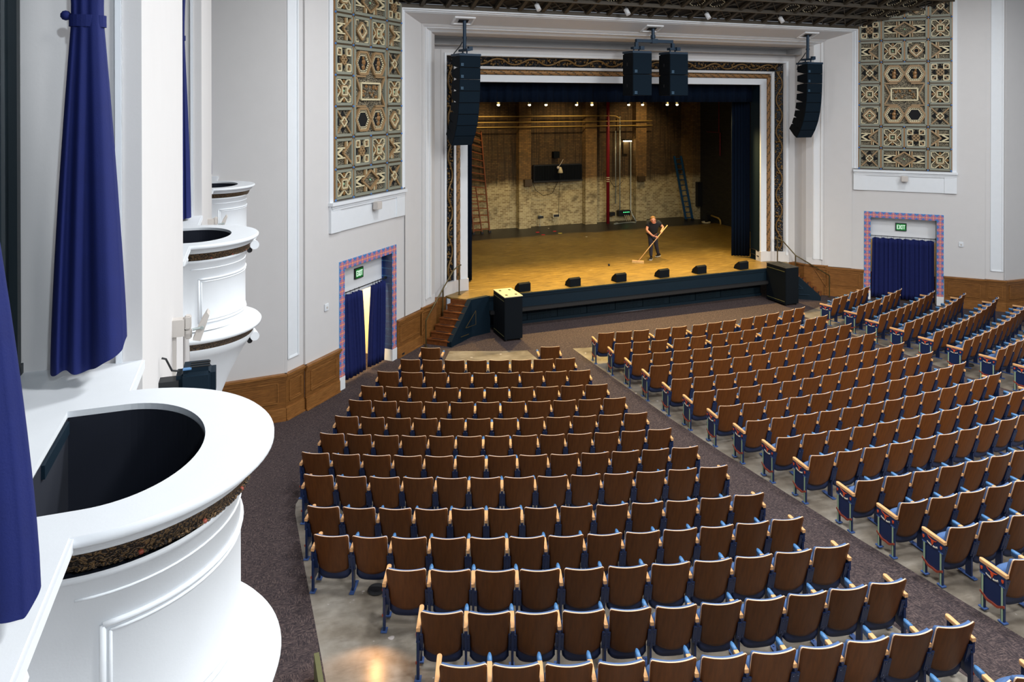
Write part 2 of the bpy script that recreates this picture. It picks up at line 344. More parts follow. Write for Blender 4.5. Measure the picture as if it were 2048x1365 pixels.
# ---------------------------------------------------------------- splayed wing walls with the exits
def wing(s):
    rz=math.atan2(-.6967,.7175*s); fr=((8.77*s,21.01,0),rz)
    xf=lambda p: Vector((p[0],-s*p[1],p[2]))           # (along, towards the hall, up)
    return fr,xf
TOPZ=5.2
for s,side in ((-1,'left'),(1,'right')):
    fr,xf=wing(s); N=lambda: MB(xf)
    wall=empty('wall_'+side,*fr); struct(wall,'pale grey splayed wall beside the stage on the %s with tiled exit'%side,'wall')
    m=N(); m.box((-1.14,-.3,FLOOR-.3),(.43,0,TOPZ)); m.box((2.60,-.3,FLOOR-.3),(4.10,0,TOPZ)); m.box((.43,-.3,-4.33),(2.60,0,TOPZ)); m.build('splay_wall','plaster',wall)
    m=N(); m.box((4.06,-.5,FLOOR-.3),(4.73,-.06,TOPZ)); m.build('pilaster','plaster',wall)
    m=N(); w0,w1,z0=4.27,4.66,-6.02
    for a,b,c,d in ((w0,z0,w0+.05,TOPZ),(w1-.05,z0,w1,TOPZ)): m.box((a,-.06,b),(c,-.03,d))
    m.hexa([(w0,-.06,z0),(w1,-.06,z0),(w1,-.03,z0),(w0,-.03,z0)],[(w0,-.06,z0+.05),(w1,-.06,z0+.05),(w1,-.045,z0+.05),(w0,-.045,z0+.05)]); m.box((w0+.05,-.06,z0+.05),(w1-.05,-.052,TOPZ))
    m.build('pilaster_panel','white_bright',wall)
    # return wall beyond the pilaster, parallel to the stage front
    m=MB(); x0,y0=12.15,17.765
    m.face([(x0*s,y0,FLOOR-.3),(15.2*s,17.56,FLOOR-.3),(15.2*s,17.56,TOPZ),(x0*s,y0,TOPZ)]); 
    # white strips and plinth round the ornamental grille
    struct(m.build('wall_return_'+side,'plaster_grey'),'grey wall running off behind the pilaster on the %s'%side,'wall')
    m=N(); m.box((3.07,0,-2.56),(3.218,.035,TOPZ)); m.build('white_strip','white_bright',wall)
    m=N(); m.box((-.156,0,-3.31),(3.218,.05,-2.62)); m.box((.30,.05,-3.31),(2.86,.075,-2.62)) if False else None
    m.box((-.156,.05,-3.31),(.26,.075,-2.62)); m.box((2.83,.05,-3.31),(3.218,.075,-2.62))
    m.box((-.13,0,-2.69),(3.2,.10,-2.62)); m.box((-.17,0,-2.62),(3.24,.15,-2.54)); m.box((-.1,0,-2.74),(3.15,.085,-2.69))
    m.build('plinth','white_bright',wall)
    # door: tiled surround, reveals, white header, little corridor behind
    d=empty('door_%d'%(1 if s<0 else 2),*fr); struct(d,'%s exit doorway framed in blue and pink tiles'%side,'door')
    B=FLOOR+.33
    m=N(); m.box((.212,0,B),(.43,.02,-4.11)); m.box((2.60,0,B),(2.818,.02,-4.11)); m.box((.43,0,-4.328),(2.60,.02,-4.11)); m.build('tile_surround','tile',d)
    m=N(); m.box((.40,-.36,B),(.43,.0195,-4.33)); m.box((2.60,-.36,B),(2.63,.0195,-4.33)); m.build('reveal_tiles','tile_reveal',d)
    m=N(); m.box((.2,-.36,FLOOR),(.432,.03,B)); m.box((2.598,-.36,FLOOR),(2.83,.03,B)); m.build('plinth_block','white',d)
    m=N(); m.box((.40,-.40,-5.2),(2.63,-.345,-4.31)); m.box((.40,-.36,-4.335),(2.63,0,-4.325)); m.build('header_panel','white',d)
    m=N(); m.face([(.2,-2.4,FLOOR),(2.9,-2.4,FLOOR),(2.9,-2.4,-4.4),(.2,-2.4,-4.4)]); m.face([(.2,-2.4,FLOOR),(.2,-.4,FLOOR),(.2,-.4,-4.4),(.2,-2.4,-4.4)]); m.face([(2.9,-2.4,FLOOR),(2.9,-.4,FLOOR),(2.9,-.4,-4.4),(2.9,-2.4,-4.4)]); m.face([(.2,-2.4,-4.4),(2.9,-2.4,-4.4),(2.9,-.4,-4.4),(.2,-.4,-4.4)])
    m.build('corridor_wall','warm_wall',d)
    m=N(); m.box((.21,-2.39,FLOOR),(2.89,-2.36,FLOOR+.55)); m.build('corridor_dado','oak',d)
    # oak wainscot
    bb=empty('baseboard_'+side,*fr); struct(bb,'oak panelled wainscot along the %s wall'%side,'wainscot'); ZC=-6.33
    def dado(a,b,off,panels,mx=N):
        m=mx(); m.box((a,off,FLOOR-.05),(b,off+.035,ZC-.02)); m.build('panelling','oak',bb)
        m=mx(); m.box((a-.02,off,ZC-.04),(b+.02,off+.11,ZC+.012)); m.box((a-.01,off,ZC-.09),(b+.01,off+.075,ZC-.04)); m.box((a,off+.03,ZC-.14),(b,off+.05,ZC-.09)); m.box((a,off,FLOOR),(b,off+.06,-7.14)); m.box((a,off,-7.14),(b,off+.045,-7.11)); m.box((a,off,FLOOR-.02),(b,off+.085,FLOOR+.035)); m.build('cap_rail','oak_rim',bb)
        for p0,p1 in panels:
            m=mx(); q0,q1=-6.98,-6.52
            for (u0,v0),(u1,v1) in (((p0,q0),(p1,q0)),((p1,q0),(p1,q1)),((p1,q1),(p0,q1)),((p0,q1),(p0,q0))): m.bar((u0,off+.04,v0),(u1,off+.04,v1),.028,.03,(0,1,0))
            for (u0,v0),(u1,v1) in (((p0+.04,q0+.04),(p1-.04,q0+.04)),((p1-.04,q0+.04),(p1-.04,q1-.04)),((p1-.04,q1-.04),(p0+.04,q1-.04)),((p0+.04,q1-.04),(p0+.04,q0+.04))): m.bar((u0,off+.036,v0),(u1,off+.036,v1),.018,.02,(0,1,0))
            m.build('panel_moulding','oak_rim',bb)
    dado(-1.13,.19,0,[(-.98,.05)]); dado(2.84,4.12,0,[(2.98,3.94)]); dado(4.10,4.74,-.06,[(4.22,4.62)])
    # wainscot of the return wall
    rr=empty('baseboard_return_'+side,(12.19*s,17.765,0),math.atan2(-.07*s*s,1) if s>0 else PI-math.atan2(-.07,1)); struct(rr,'dark oak wainscot on the return wall at the %s'%side,'wainscot')
    bb=rr; dado(0,2.9,0.0,[(.18,1.25),(1.45,2.6)],N)
# ---------------------------------------------------------------- proscenium portal
def portal(name,pts,mats,parent,bottom=FLOOR,step=None):
    m=MB()
    for i in range(len(pts)-1):
        (xa,ya,za),(xb,yb,zb)=pts[i],pts[i+1]; mi=mats[i][1]
        for s in (-1,1): m.face([(xa*s,ya,bottom),(xb*s,yb,bottom),(xb*s,yb,zb),(xa*s,ya,za)],mi)
        m.face([(-xa,ya,za),(xa,ya,za),(xb,yb,zb),(-xb,yb,zb)],mi)
    return m.build(name,[a for a in dict.fromkeys(x[0] for x in mats)],parent,rec=False)
arch=empty('trim_1',(0,0,0)); struct(arch,'moulded proscenium arch framing the stage opening','proscenium arch')
portal('outer_bead',[(8.80,21.00,2.82),(8.78,20.955,2.80),(8.68,20.97,2.72),(8.66,21.03,2.70),(8.63,21.04,2.675),(8.61,21.10,2.655),(8.59,21.12,2.64)],[('white_bright',0)]*6,arch,-2.5)
portal('cove_splay',[(8.59,21.125,2.64),(7.95,21.73,2.39)],[('plaster',0)],arch,-6.3)
portal('stepped_moulding',[(7.95,21.73,2.39),(7.93,21.70,2.375),(7.87,21.76,2.32),(7.85,21.80,2.31),(7.81,21.80,2.29)],[('plaster',0)]*4,arch,-6.3)
portal('white_jamb_panel',[(7.81,21.79,2.29),(7.79,21.77,2.28),(7.75,21.81,2.265),(7.74,21.86,2.26),(7.62,21.99,2.21),(7.61,21.95,2.205),(7.56,22.0,2.18),(7.55,22.05,2.17)],[('white',0)]*7,arch,-6.05)
portal('inner_cove',[(7.55,22.05,2.17),(7.40,22.22,2.12),(7.36,22.40,2.10)],[('plaster_grey',0)]*2,arch,-6.3)
m=MB(); a,b=2.095,1.83
for (y0,z0),(y1,z1) in (((22.42,a),(23.25,a)),((23.25,a),(23.25,b)),((23.25,b),(22.745,b))): m.face([(-7.37,y0,z0),(7.37,y0,z0),(7.37,y1,z1),(-7.37,y1,z1)])
for s in (-1,1): m.face([(7.36*s,22.40,a+.006),(7.36*s,23.25,a),(7.36*s,23.25,b),(7.36*s,22.40,b)])
m.build('soffit_shade_slot','plaster_grey',arch)  # slot added so that a dark band of shade forms under the soffit
portal('frame_field',[(7.36,22.40,1.83),(7.33,22.745,1.83),(7.05,22.74,1.70),(7.05,22.715,1.70),(6.95,22.72,1.60)],[('plaster_grey',0)]*4,arch,-6.3)
portal('frame_bead',[(6.95,22.73,1.60),(6.945,22.67,1.595),(6.87,22.70,1.52),(6.85,22.78,1.51),(6.85,22.86,1.505)],[('white_bright',0)]*4,arch,-5.98)
portal('carved_band',[(6.85,22.85,1.51),(6.54,23.08,1.20)],[('vine_ground',0)],arch,-5.98)
portal('inner_bead',[(6.54,23.08,1.20),(6.535,22.98,1.195),(6.45,23.03,1.11),(6.44,23.12,1.10),(6.44,23.16,1.10)],[('white_bright',0)]*4,arch,-5.98)
portal('rope_seat',[(6.44,23.15,1.10),(6.29,23.2,.92)],[('bronze',0)],arch,-5.98)
portal('opening_band',[(6.29,23.2,.92),(6.285,23.13,.915),(6.02,23.14,.68),(6.01,23.2,.675)],[('white_bright',0)]*3,arch,-5.98)
portal('frame_base',[(6.95,22.73,1.55),(6.96,22.66,1.45),(6.84,22.76,1.45),(6.54,23.0,1.2),(6.44,23.05,1.1),(6.29,23.1,.9),(6.0,23.12,.7),(6.0,23.3,.7)],[('plaster',0)]*7,arch) if False else None
for s,nm in ((-1,'left'),(1,'right')):
    P=[(7.97,21.70),(7.56,22.00),(7.34,22.24),(7.26,22.60),(6.90,22.68),(6.80,22.9)]
    m=MB()
    for (xa,ya),(xb,yb) in zip(P,P[1:]): m.face([(xa*s,ya,FLOOR),(xb*s,yb,FLOOR),(xb*s,yb,-6.27),(xa*s,ya,-6.27)]); 
    m.face([(x*s,y,-6.27) for x,y in P]+[(6.8*s,23.4,-6.27),(8.3*s,23.0,-6.27)])
    o=m.build('baseboard_stair_'+nm,'oak'); struct(o,'oak panelling beside the %s stage steps'%nm,'wainscot')
    m=MB()
    for (xa,ya),(xb,yb) in zip(P,P[1:4]): m.bar((xa*s,ya-.02,-6.285),(xb*s,yb-.02,-6.285),.08,.05)
    T=lambda t,z:(s*(7.93+(7.58-7.93)*t),21.71+(21.97-21.71)*t-.01,z)
    for a,b in (((.0,-6.42),(1,-6.42)),((1,-6.42),(.0,-7.1)),((.0,-7.1),(.0,-6.42))): m.bar(T(*a),T(*b),.025,.025)
    m.build('cap_rail','oak_rim',o)
    m=MB()
    for (xa,ya),(xb,yb) in zip([(7.85,21.8),(7.55,22.05)],[(7.55,22.05),(7.4,22.2)]): m.face([(xa*s,ya,-6.3),(xb*s,yb,-6.3),(xb*s,yb,-6.0),(xa*s,ya,-6.0)])
    m.build('jamb_foot','plaster',arch)
m=MB()
for s in (-1,1):
    P=[(6.97,22.66),(6.84,22.75),(6.52,22.95),(6.42,23.05),(6.28,23.09),(5.995,23.11),(5.995,23.4),(6.97,23.4)]
    m.prism([(x*s,y) for x,y in P],STAGE-.02,-5.86)
m.build('frame_base','plaster',arch)
m=MB()
for s in (-1,1): m.face([(6.01*s,23.2,STAGE),(6.13*s,23.88,STAGE),(6.13*s,23.88,.67),(6.01*s,23.2,.67)]); m.box((min(6.02*s,6.09*s),23.3,STAGE),(max(6.02*s,6.09*s),23.8,STAGE+.02))
m.face([(-6.01,23.2,.675),(6.01,23.2,.675),(6.13,23.9,.67),(-6.13,23.9,.67)])
m.build('reveal','black_blue',arch)
m=MB()
for s in (-1,1):
    for z in (-5.86,-6.06,): m.bar((5.985*s,23.22,z),(6.1*s,23.86,z),.03,.03)
m.build('reveal_skirting','black',arch)
# twisted rope and scrolling vine of the frame
def rope(m,a,b,r=.082,turn=3.1):
    a,b=Vector(a),Vector(b); L=(b-a).length; n=12; K=int(L/.045); d=(b-a).normalized(); ref=Vector((0,1,0)); x=d.cross(ref).normalized(); y=d.cross(x); R=[]
    for i in range(K+1):
        c=a+(b-a)*i/K; R.append([m.v(c+(x*math.cos(2*PI*k/n)+y*math.sin(2*PI*k/n))*r*(.86+.17*abs(math.cos(1.5*(2*PI*k/n-turn*2*i*L/K))))) for k in range(n)])
    for i in range(K):
        for k in range(n):
            ph=(3*(2*PI*(k+.5)/n-turn*2*(i+.5)*L/K))/(2*PI)%1
            m._f([R[i][k],R[i][(k+1)%n],R[i+1][(k+1)%n],R[i+1][k]],1 if ph<.2 else 0)
for nm,a,b in (('rope_moulding',(-6.365,23.12,-5.86),(-6.365,23.12,1.01)),('rope_moulding',(6.365,23.12,-5.86),(6.365,23.12,1.01)),('rope_moulding',(-6.40,23.12,1.01),(6.40,23.12,1.01))):
    m=MB(); rope(m,a,b); m.build(nm,['gold','bronze'],arch,smooth=True)
def vine(a,b,ux,seed):
    # a,b: ends of the band's centre line; ux: across the band
    rnd=random.Random(seed); a,b,ux=Vector(a),Vector(b),Vector(ux).normalized(); L=(b-a).length; d=(b-a)/L; nrm=Vector((0,-1,0)); half=.62
    m=MB(); pts=[]; K=int(L/.05)
    for i in range(K+1):
        t=i*L/K; k=t/half; w=math.sin(PI*k); pts.append(a+d*t+ux*(.11*w*(1.25-.25*abs(w)))+nrm*.055)
    m.tube(pts,.032,6); m.build('vine','vine_gold',arch,smooth=True)
    m=MB(); n=int(L/half)
    for i in range(n+1):
        t=i*half
        for o in (-.085,.085):
            if 0<t+o<L: m.ball(tuple(a+d*(t+o)+nrm*.05+ux*rnd.uniform(-.02,.02)),.042,8)
        for q in range(9):
            tt=min(max(t+half*.5+rnd.uniform(-.26,.26),.03),L-.03); sd=1 if i%2 else -1
            m.ball(tuple(a+d*tt+ux*(sd*rnd.uniform(.0,.13))+nrm*.02),rnd.uniform(.022,.045),6)
    m.build('berries','vine_gold',arch,smooth=True)
for s in (-1,1): vine((6.695*s,22.955,-5.80),(6.695*s,22.955,1.22),(s*.8,-.6,0),3+s)
vine((-6.6,22.96,1.355),(6.6,22.96,1.355),(0,-.4,.6),9)
# soffit plates where the loudspeakers hang
for x,k in ((-6.7,0),(0,1),(6.75,2)):
    m=MB(); y,z=21.44,2.50; sl=-.4
    def P(u,v,h): return (x+u,y+v,z+v*sl-h)
    for a,b,c,d in ((-.33,-.22,.33,-.17),(-.33,.17,.33,.22),(-.33,-.17,-.28,.17),(.28,-.17,.33,.17)): m.hexa([P(a,b,.03),P(c,b,.03),P(c,d,.03),P(a,d,.03)],[P(a,b,-.01),P(c,b,-.01),P(c,d,-.01),P(a,d,-.01)])
    o=m.build('plate_frame','white',arch)
    m=MB(); m.face([P(-.16,-.07,.012),(P(.16,-.07,.012)),P(.16,.1,.012),P(-.16,.1,.012)]); m.build('plate_hole','dark',arch)
# ---------------------------------------------------------------- coffered ceiling
ce=empty('ceiling',(0,0,0)); struct(ce,'dark bronze coffered ceiling sloping up from the stage arch','ceiling')
SL=.40
def cz(y): return 2.80+SL*(21.02-y)
m=MB(); m.face([(-15,21.02,cz(21.02)+.1),(15,21.02,cz(21.02)+.1),(15,15.2,cz(15.2)+.1),(-15,15.2,cz(15.2)+.1)]); m.face([(-15,15.2,cz(15.2)+.1),(15,15.2,cz(15.2)+.1),(15,-8,cz(15.2)+.1),(-15,-8,cz(15.2)+.1)]); m.build('ceiling_ground','ceil_dark',ce)
m=MB(); X=[(i+.5)*.775 for i in range(-17,18)]; Yr=[21.02-.72*j for j in range(0,7)]
for y in Yr: m.bar((-13.6,y,cz(y)+.02),(13.6,y,cz(y)+.02),.13,.12)
for x in X: m.bar((x,21.0,cz(21.0)+.03),(x,16.6,cz(16.6)+.03),.11,.10)
m.build('coffer_ribs','ceil_rib',ce)
m=MB()
for y in Yr: m.bar((-13.6,y-.05,cz(y)-.03),(13.6,y-.05,cz(y)-.03),.022,.022)
m.build('gilt_lines','ceil_gold',ce)
m=MB(); rnd=random.Random(4)
for i in range(len(X)-1):
    for j in range(len(Yr)-1):
        xa,xb=X[i]+.07,X[i+1]-.07; ya,yb=Yr[j]-.07,Yr[j+1]+.07; q=(i*3+j*5)%4; xm,ym=(xa+xb)/2,(ya+yb)/2
        P=lambda u,v:(u,v,cz(v)+.05)
        if q in(0,1,2):
            m.bar(P(xa,ya),P(xb,yb),.03,.03); m.bar(P(xa,yb),P(xb,ya),.03,.03)
        if q in(1,3):
            for a,b in (((xm,ya),(xb,ym)),((xb,ym),(xm,yb)),((xm,yb),(xa,ym)),((xa,ym),(xm,ya))): m.bar(P(*a),P(*b),.03,.03)
        if q==2:
            for a,b in (((xa+.2,ya-.2),(xb-.2,ya-.2)),((xa+.2,yb+.2),(xb-.2,yb+.2))): m.bar(P(*a),P(*b),.03,.03)
m.build('coffer_lattice','ceil_rib',ce)
m=MB()
for i in range(2,len(X)-2,5):
    for j in (1,3):
        for di in (0,1):
            for dj in (0,1):
                xm=X[i+di]+.3875; ym=Yr[j+dj]-.36
                for k in range(18):
                    a=2*PI*k/18; R=.24/max(abs(math.cos(((a+PI/6)%(PI/3))-PI/6)),.5)
                    u,v=xm+R*math.cos(a)*.95,ym+R*math.sin(a)*.8; m.ball((u,v,cz(v)+.01),.017,5)
m.build('hexagon_beading','ivory',ce)
# ---------------------------------------------------------------- stage
st=empty('stage_platform',(0,0,0)); struct(st,'raised stage with scuffed deck and blue-black front','stage')
m=MB(); poly=[(-5.58,22.16),(5.58,22.16),(6.28,21.93),(6.80,22.44),(7.0,22.9),(7.0,23.3),(10.2,23.9),(10.2,33.9),(-10.2,33.9),(-10.2,23.9),(-7.0,23.3),(-7.0,22.9),(-6.80,22.44),(-6.28,21.93)]
m.prism(poly,STAGE-.06,STAGE); m.build('deck','deck',st)
m=MB(); m.box((-5.62,22.12,-6.70),(5.62,22.3,STAGE-.012)); m.box((-5.62,22.095,STAGE-.05),(5.62,22.14,STAGE-.008)); m.box((-5.62,22.08,-6.36),(5.62,22.14,-6.33)); m.build('fascia','black_blue',st)
m=MB(); m.box((-5.62,21.98,-6.82),(5.62,22.75,-6.70)); m.bevel(.02,2); m.build('ledge','black',st)
m=MB(); m.box((-5.62,22.68,FLOOR),(5.62,22.9,-6.82)); m.box((-5.62,22.62,FLOOR),(5.62,22.70,FLOOR+.1)); m.box((-5.62,22.64,-6.92),(5.62,22.70,-6.82)); m.build('understage_wall','black_blue',st)
for i in range(9):
    x=-4.75+i*1.12; m=MB(); m.box((x-.45,22.655,-7.36),(x+.45,22.685,-6.94))
    for k in range(14): m.bar((x-.43+k*.066,22.65,-7.34),(x-.43+k*.066,22.65,-6.96),.012,.012)
    for k in range(6): m.bar((x-.44,22.648,-7.32+k*.07),(x+.44,22.648,-7.32+k*.07),.012,.012)
    m.build('vent_grille','black_blue',st)
for s in (-1,1):
    m=MB(); A=[(-5.58*s*-1,22.2)]; 
    a=Vector((7.16*s,21.20)); b=Vector((6.28*s,21.93)); c=Vector((5.58*s,22.14)); off=Vector((-.06*s,-.08))
    def quad(p,q,zp0,zq0): 
        o=off; m.hexa([(p.x,p.y,FLOOR),(q.x,q.y,FLOOR),(q.x-o.x*1.6,q.y-o.y*1.6,FLOOR),(p.x-o.x*1.6,p.y-o.y*1.6,FLOOR)],[(p.x,p.y,zp0),(q.x,q.y,zq0),(q.x-o.x*1.6,q.y-o.y*1.6,zq0),(p.x-o.x*1.6,p.y-o.y*1.6,zp0)])
    quad(a,b,-7.26,STAGE+.01); quad(b,c,STAGE+.01,STAGE+.01)
    m.build('stair_cheek','black_blue',st)
    m=MB()
    f=lambda t,z:(a.x+(c.x-a.x)*t-.012*s,a.y+(c.y-a.y)*t-.02,z)
    T=[(.34,-6.98),(.60,-6.98),(.60,-6.55)] 
    for p,q in ((T[0],T[1]),(T[1],T[2]),(T[2],T[0])): m.bar(f(*p),f(*q),.012,.012)
    m.bar(f(.22,-7.2),f(.42,-7.2),.016,.016); m.build('cheek_moulding','brass' if s<0 else 'rig',st)
# stairs down to the hall
for s in (-1,1):
    sw=empty('stage_stairs',(0,0,0)); tag(sw,'wooden steps up to the stage by the %s wall'%('left' if s<0 else 'right'),'stairs')
    tl,tr=Vector((6.80,22.44)),Vector((6.27,21.94)); bl,br=Vector((7.76,21.80)),Vector((7.19,21.27)); n=7; rise=(STAGE-FLOOR)/n
    def q(t): return tl.lerp(bl,t),tr.lerp(br,t)
    m=MB(); A,B=q(0); C_,D=q(.03); m.prism([(A.x*s,A.y),(B.x*s,B.y),(D.x*s,D.y),(C_.x*s,C_.y)],STAGE-rise-.02,STAGE-.028); m.build('top_riser','step',sw)
    for k in range(n-1):
        m=MB(); t0=(k+.02)/(n-1) if k else .001; t1=(k+1)/(n-1); z=STAGE-(k+1)*rise
        A,B=q(k/(n-1)); C_,D=q(t1); m.prism([(A.x*s,A.y),(B.x*s,B.y),(D.x*s,D.y),(C_.x*s,C_.y)],z-rise if k==n-2 else z-rise,z-.03)
        E_,F_=q(t1+.02); m.prism([(A.x*s,A.y),(B.x*s,B.y),(F_.x*s,F_.y),(E_.x*s,E_.y)],z-.03,z)
        o=m.build('step','step',sw)
        m=MB(); g,h=q(t1-.05),q(t1-.09)
        p1=g[0].lerp(g[1],.15);p2=g[0].lerp(g[1],.7);p3=h[0].lerp(h[1],.7);p4=h[0].lerp(h[1],.15)
        m.prism([(p.x*s,p.y) for p in (p1,p2,p3,p4)],z,z+.004); m.build('grip_strip','black',o)
    hr=empty('handrail',(0,0,0)); tag(hr,'slim bronze handrail beside the %s stage steps'%('left' if s<0 else 'right'),'handrail')
    P1,P2,P3=Vector((7.87*s,21.50,0)),Vector((7.08*s,22.42,0)),Vector((6.45*s,22.70,0))
    m=MB(); m.tube([(P1.x,P1.y,-6.60),(7.08*s,22.42,-5.95),(6.66*s,22.62,-5.42),(6.45*s,22.70,-5.30),(6.38*s,22.72,-5.30)],.022,8); m.build('rail','brass',hr,smooth=True)
    for p,z0,z1 in ((P1,FLOOR,-6.60),(P2,-6.97,-5.95),(P3,STAGE,-5.30)):
        m=MB(); m.cyl((p.x,p.y,z0),(p.x,p.y,z1),.022,8); m.cyl((p.x,p.y,z0),(p.x,p.y,z0+.015),.05,10); m.build('post','brass',hr)
# back of the stage
wb=empty('wall_back',(0,0,0)); struct(wb,'old brick rear wall of the stage, cream below and sooty brown above','wall')
m=MB(); m.box((-10.2,33.75,STAGE-.1),(10.3,34.0,3)); m.build('brick_face','brick',wb)
for x0,x1 in ((-3.9,-3.2),(-.1,.53),(3.55,4.2),(6.5,7.14)):
    m=MB(); m.box((x0,33.35,STAGE-.1),(x1,33.8,3)); m.build('brick_pier','brick_pier',wb)
m=MB(); m.box((9.55,32.7,STAGE-.1),(10.25,33.8,3)); m.build('brick_pier','brick_pier',wb)
for s,nm in ((1,'right'),(-1,'left')):
    m=MB(); m.box((min(10.05*s,10.3*s),23.9,STAGE-.1),(max(10.05*s,10.3*s),32.75 if s>0 else 33.8,3)); struct(m.build('wall_stage_'+nm,'black_brick'),'black painted brick side wall of the stage, %s side'%nm,'wall')
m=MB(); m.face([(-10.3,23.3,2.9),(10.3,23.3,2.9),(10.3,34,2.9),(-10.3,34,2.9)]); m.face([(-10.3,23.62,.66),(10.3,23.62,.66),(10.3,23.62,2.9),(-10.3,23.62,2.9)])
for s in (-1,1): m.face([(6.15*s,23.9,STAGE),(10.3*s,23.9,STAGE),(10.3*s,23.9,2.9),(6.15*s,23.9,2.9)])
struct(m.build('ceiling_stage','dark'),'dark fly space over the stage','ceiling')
# ---------------------------------------------------------------- ornamental grilles
def seg(m,p,q,w,d0,d1,mi):
    p=Vector((p[0],p[1]));q=Vector((q[0],q[1])); d=(q-p); L=d.length
    if L<1e-6: return
    d/=L; n=Vector((-d.y,d.x))*w/2; c=[p-n,q-n,q+n,p+n]
    m.hexa([(v.x,d0,v.y) for v in c],[(v.x,d1,v.y) for v in c],mi)
def loop(m,pts,w,d0,d1,mi):
    for a,b in zip(pts,pts[1:]+pts[:1]): seg(m,a,b,w,d0,d1,mi)
def fill(m,pts,d,mi): m.face([(p[0],d,p[1]) for p in pts],mi)
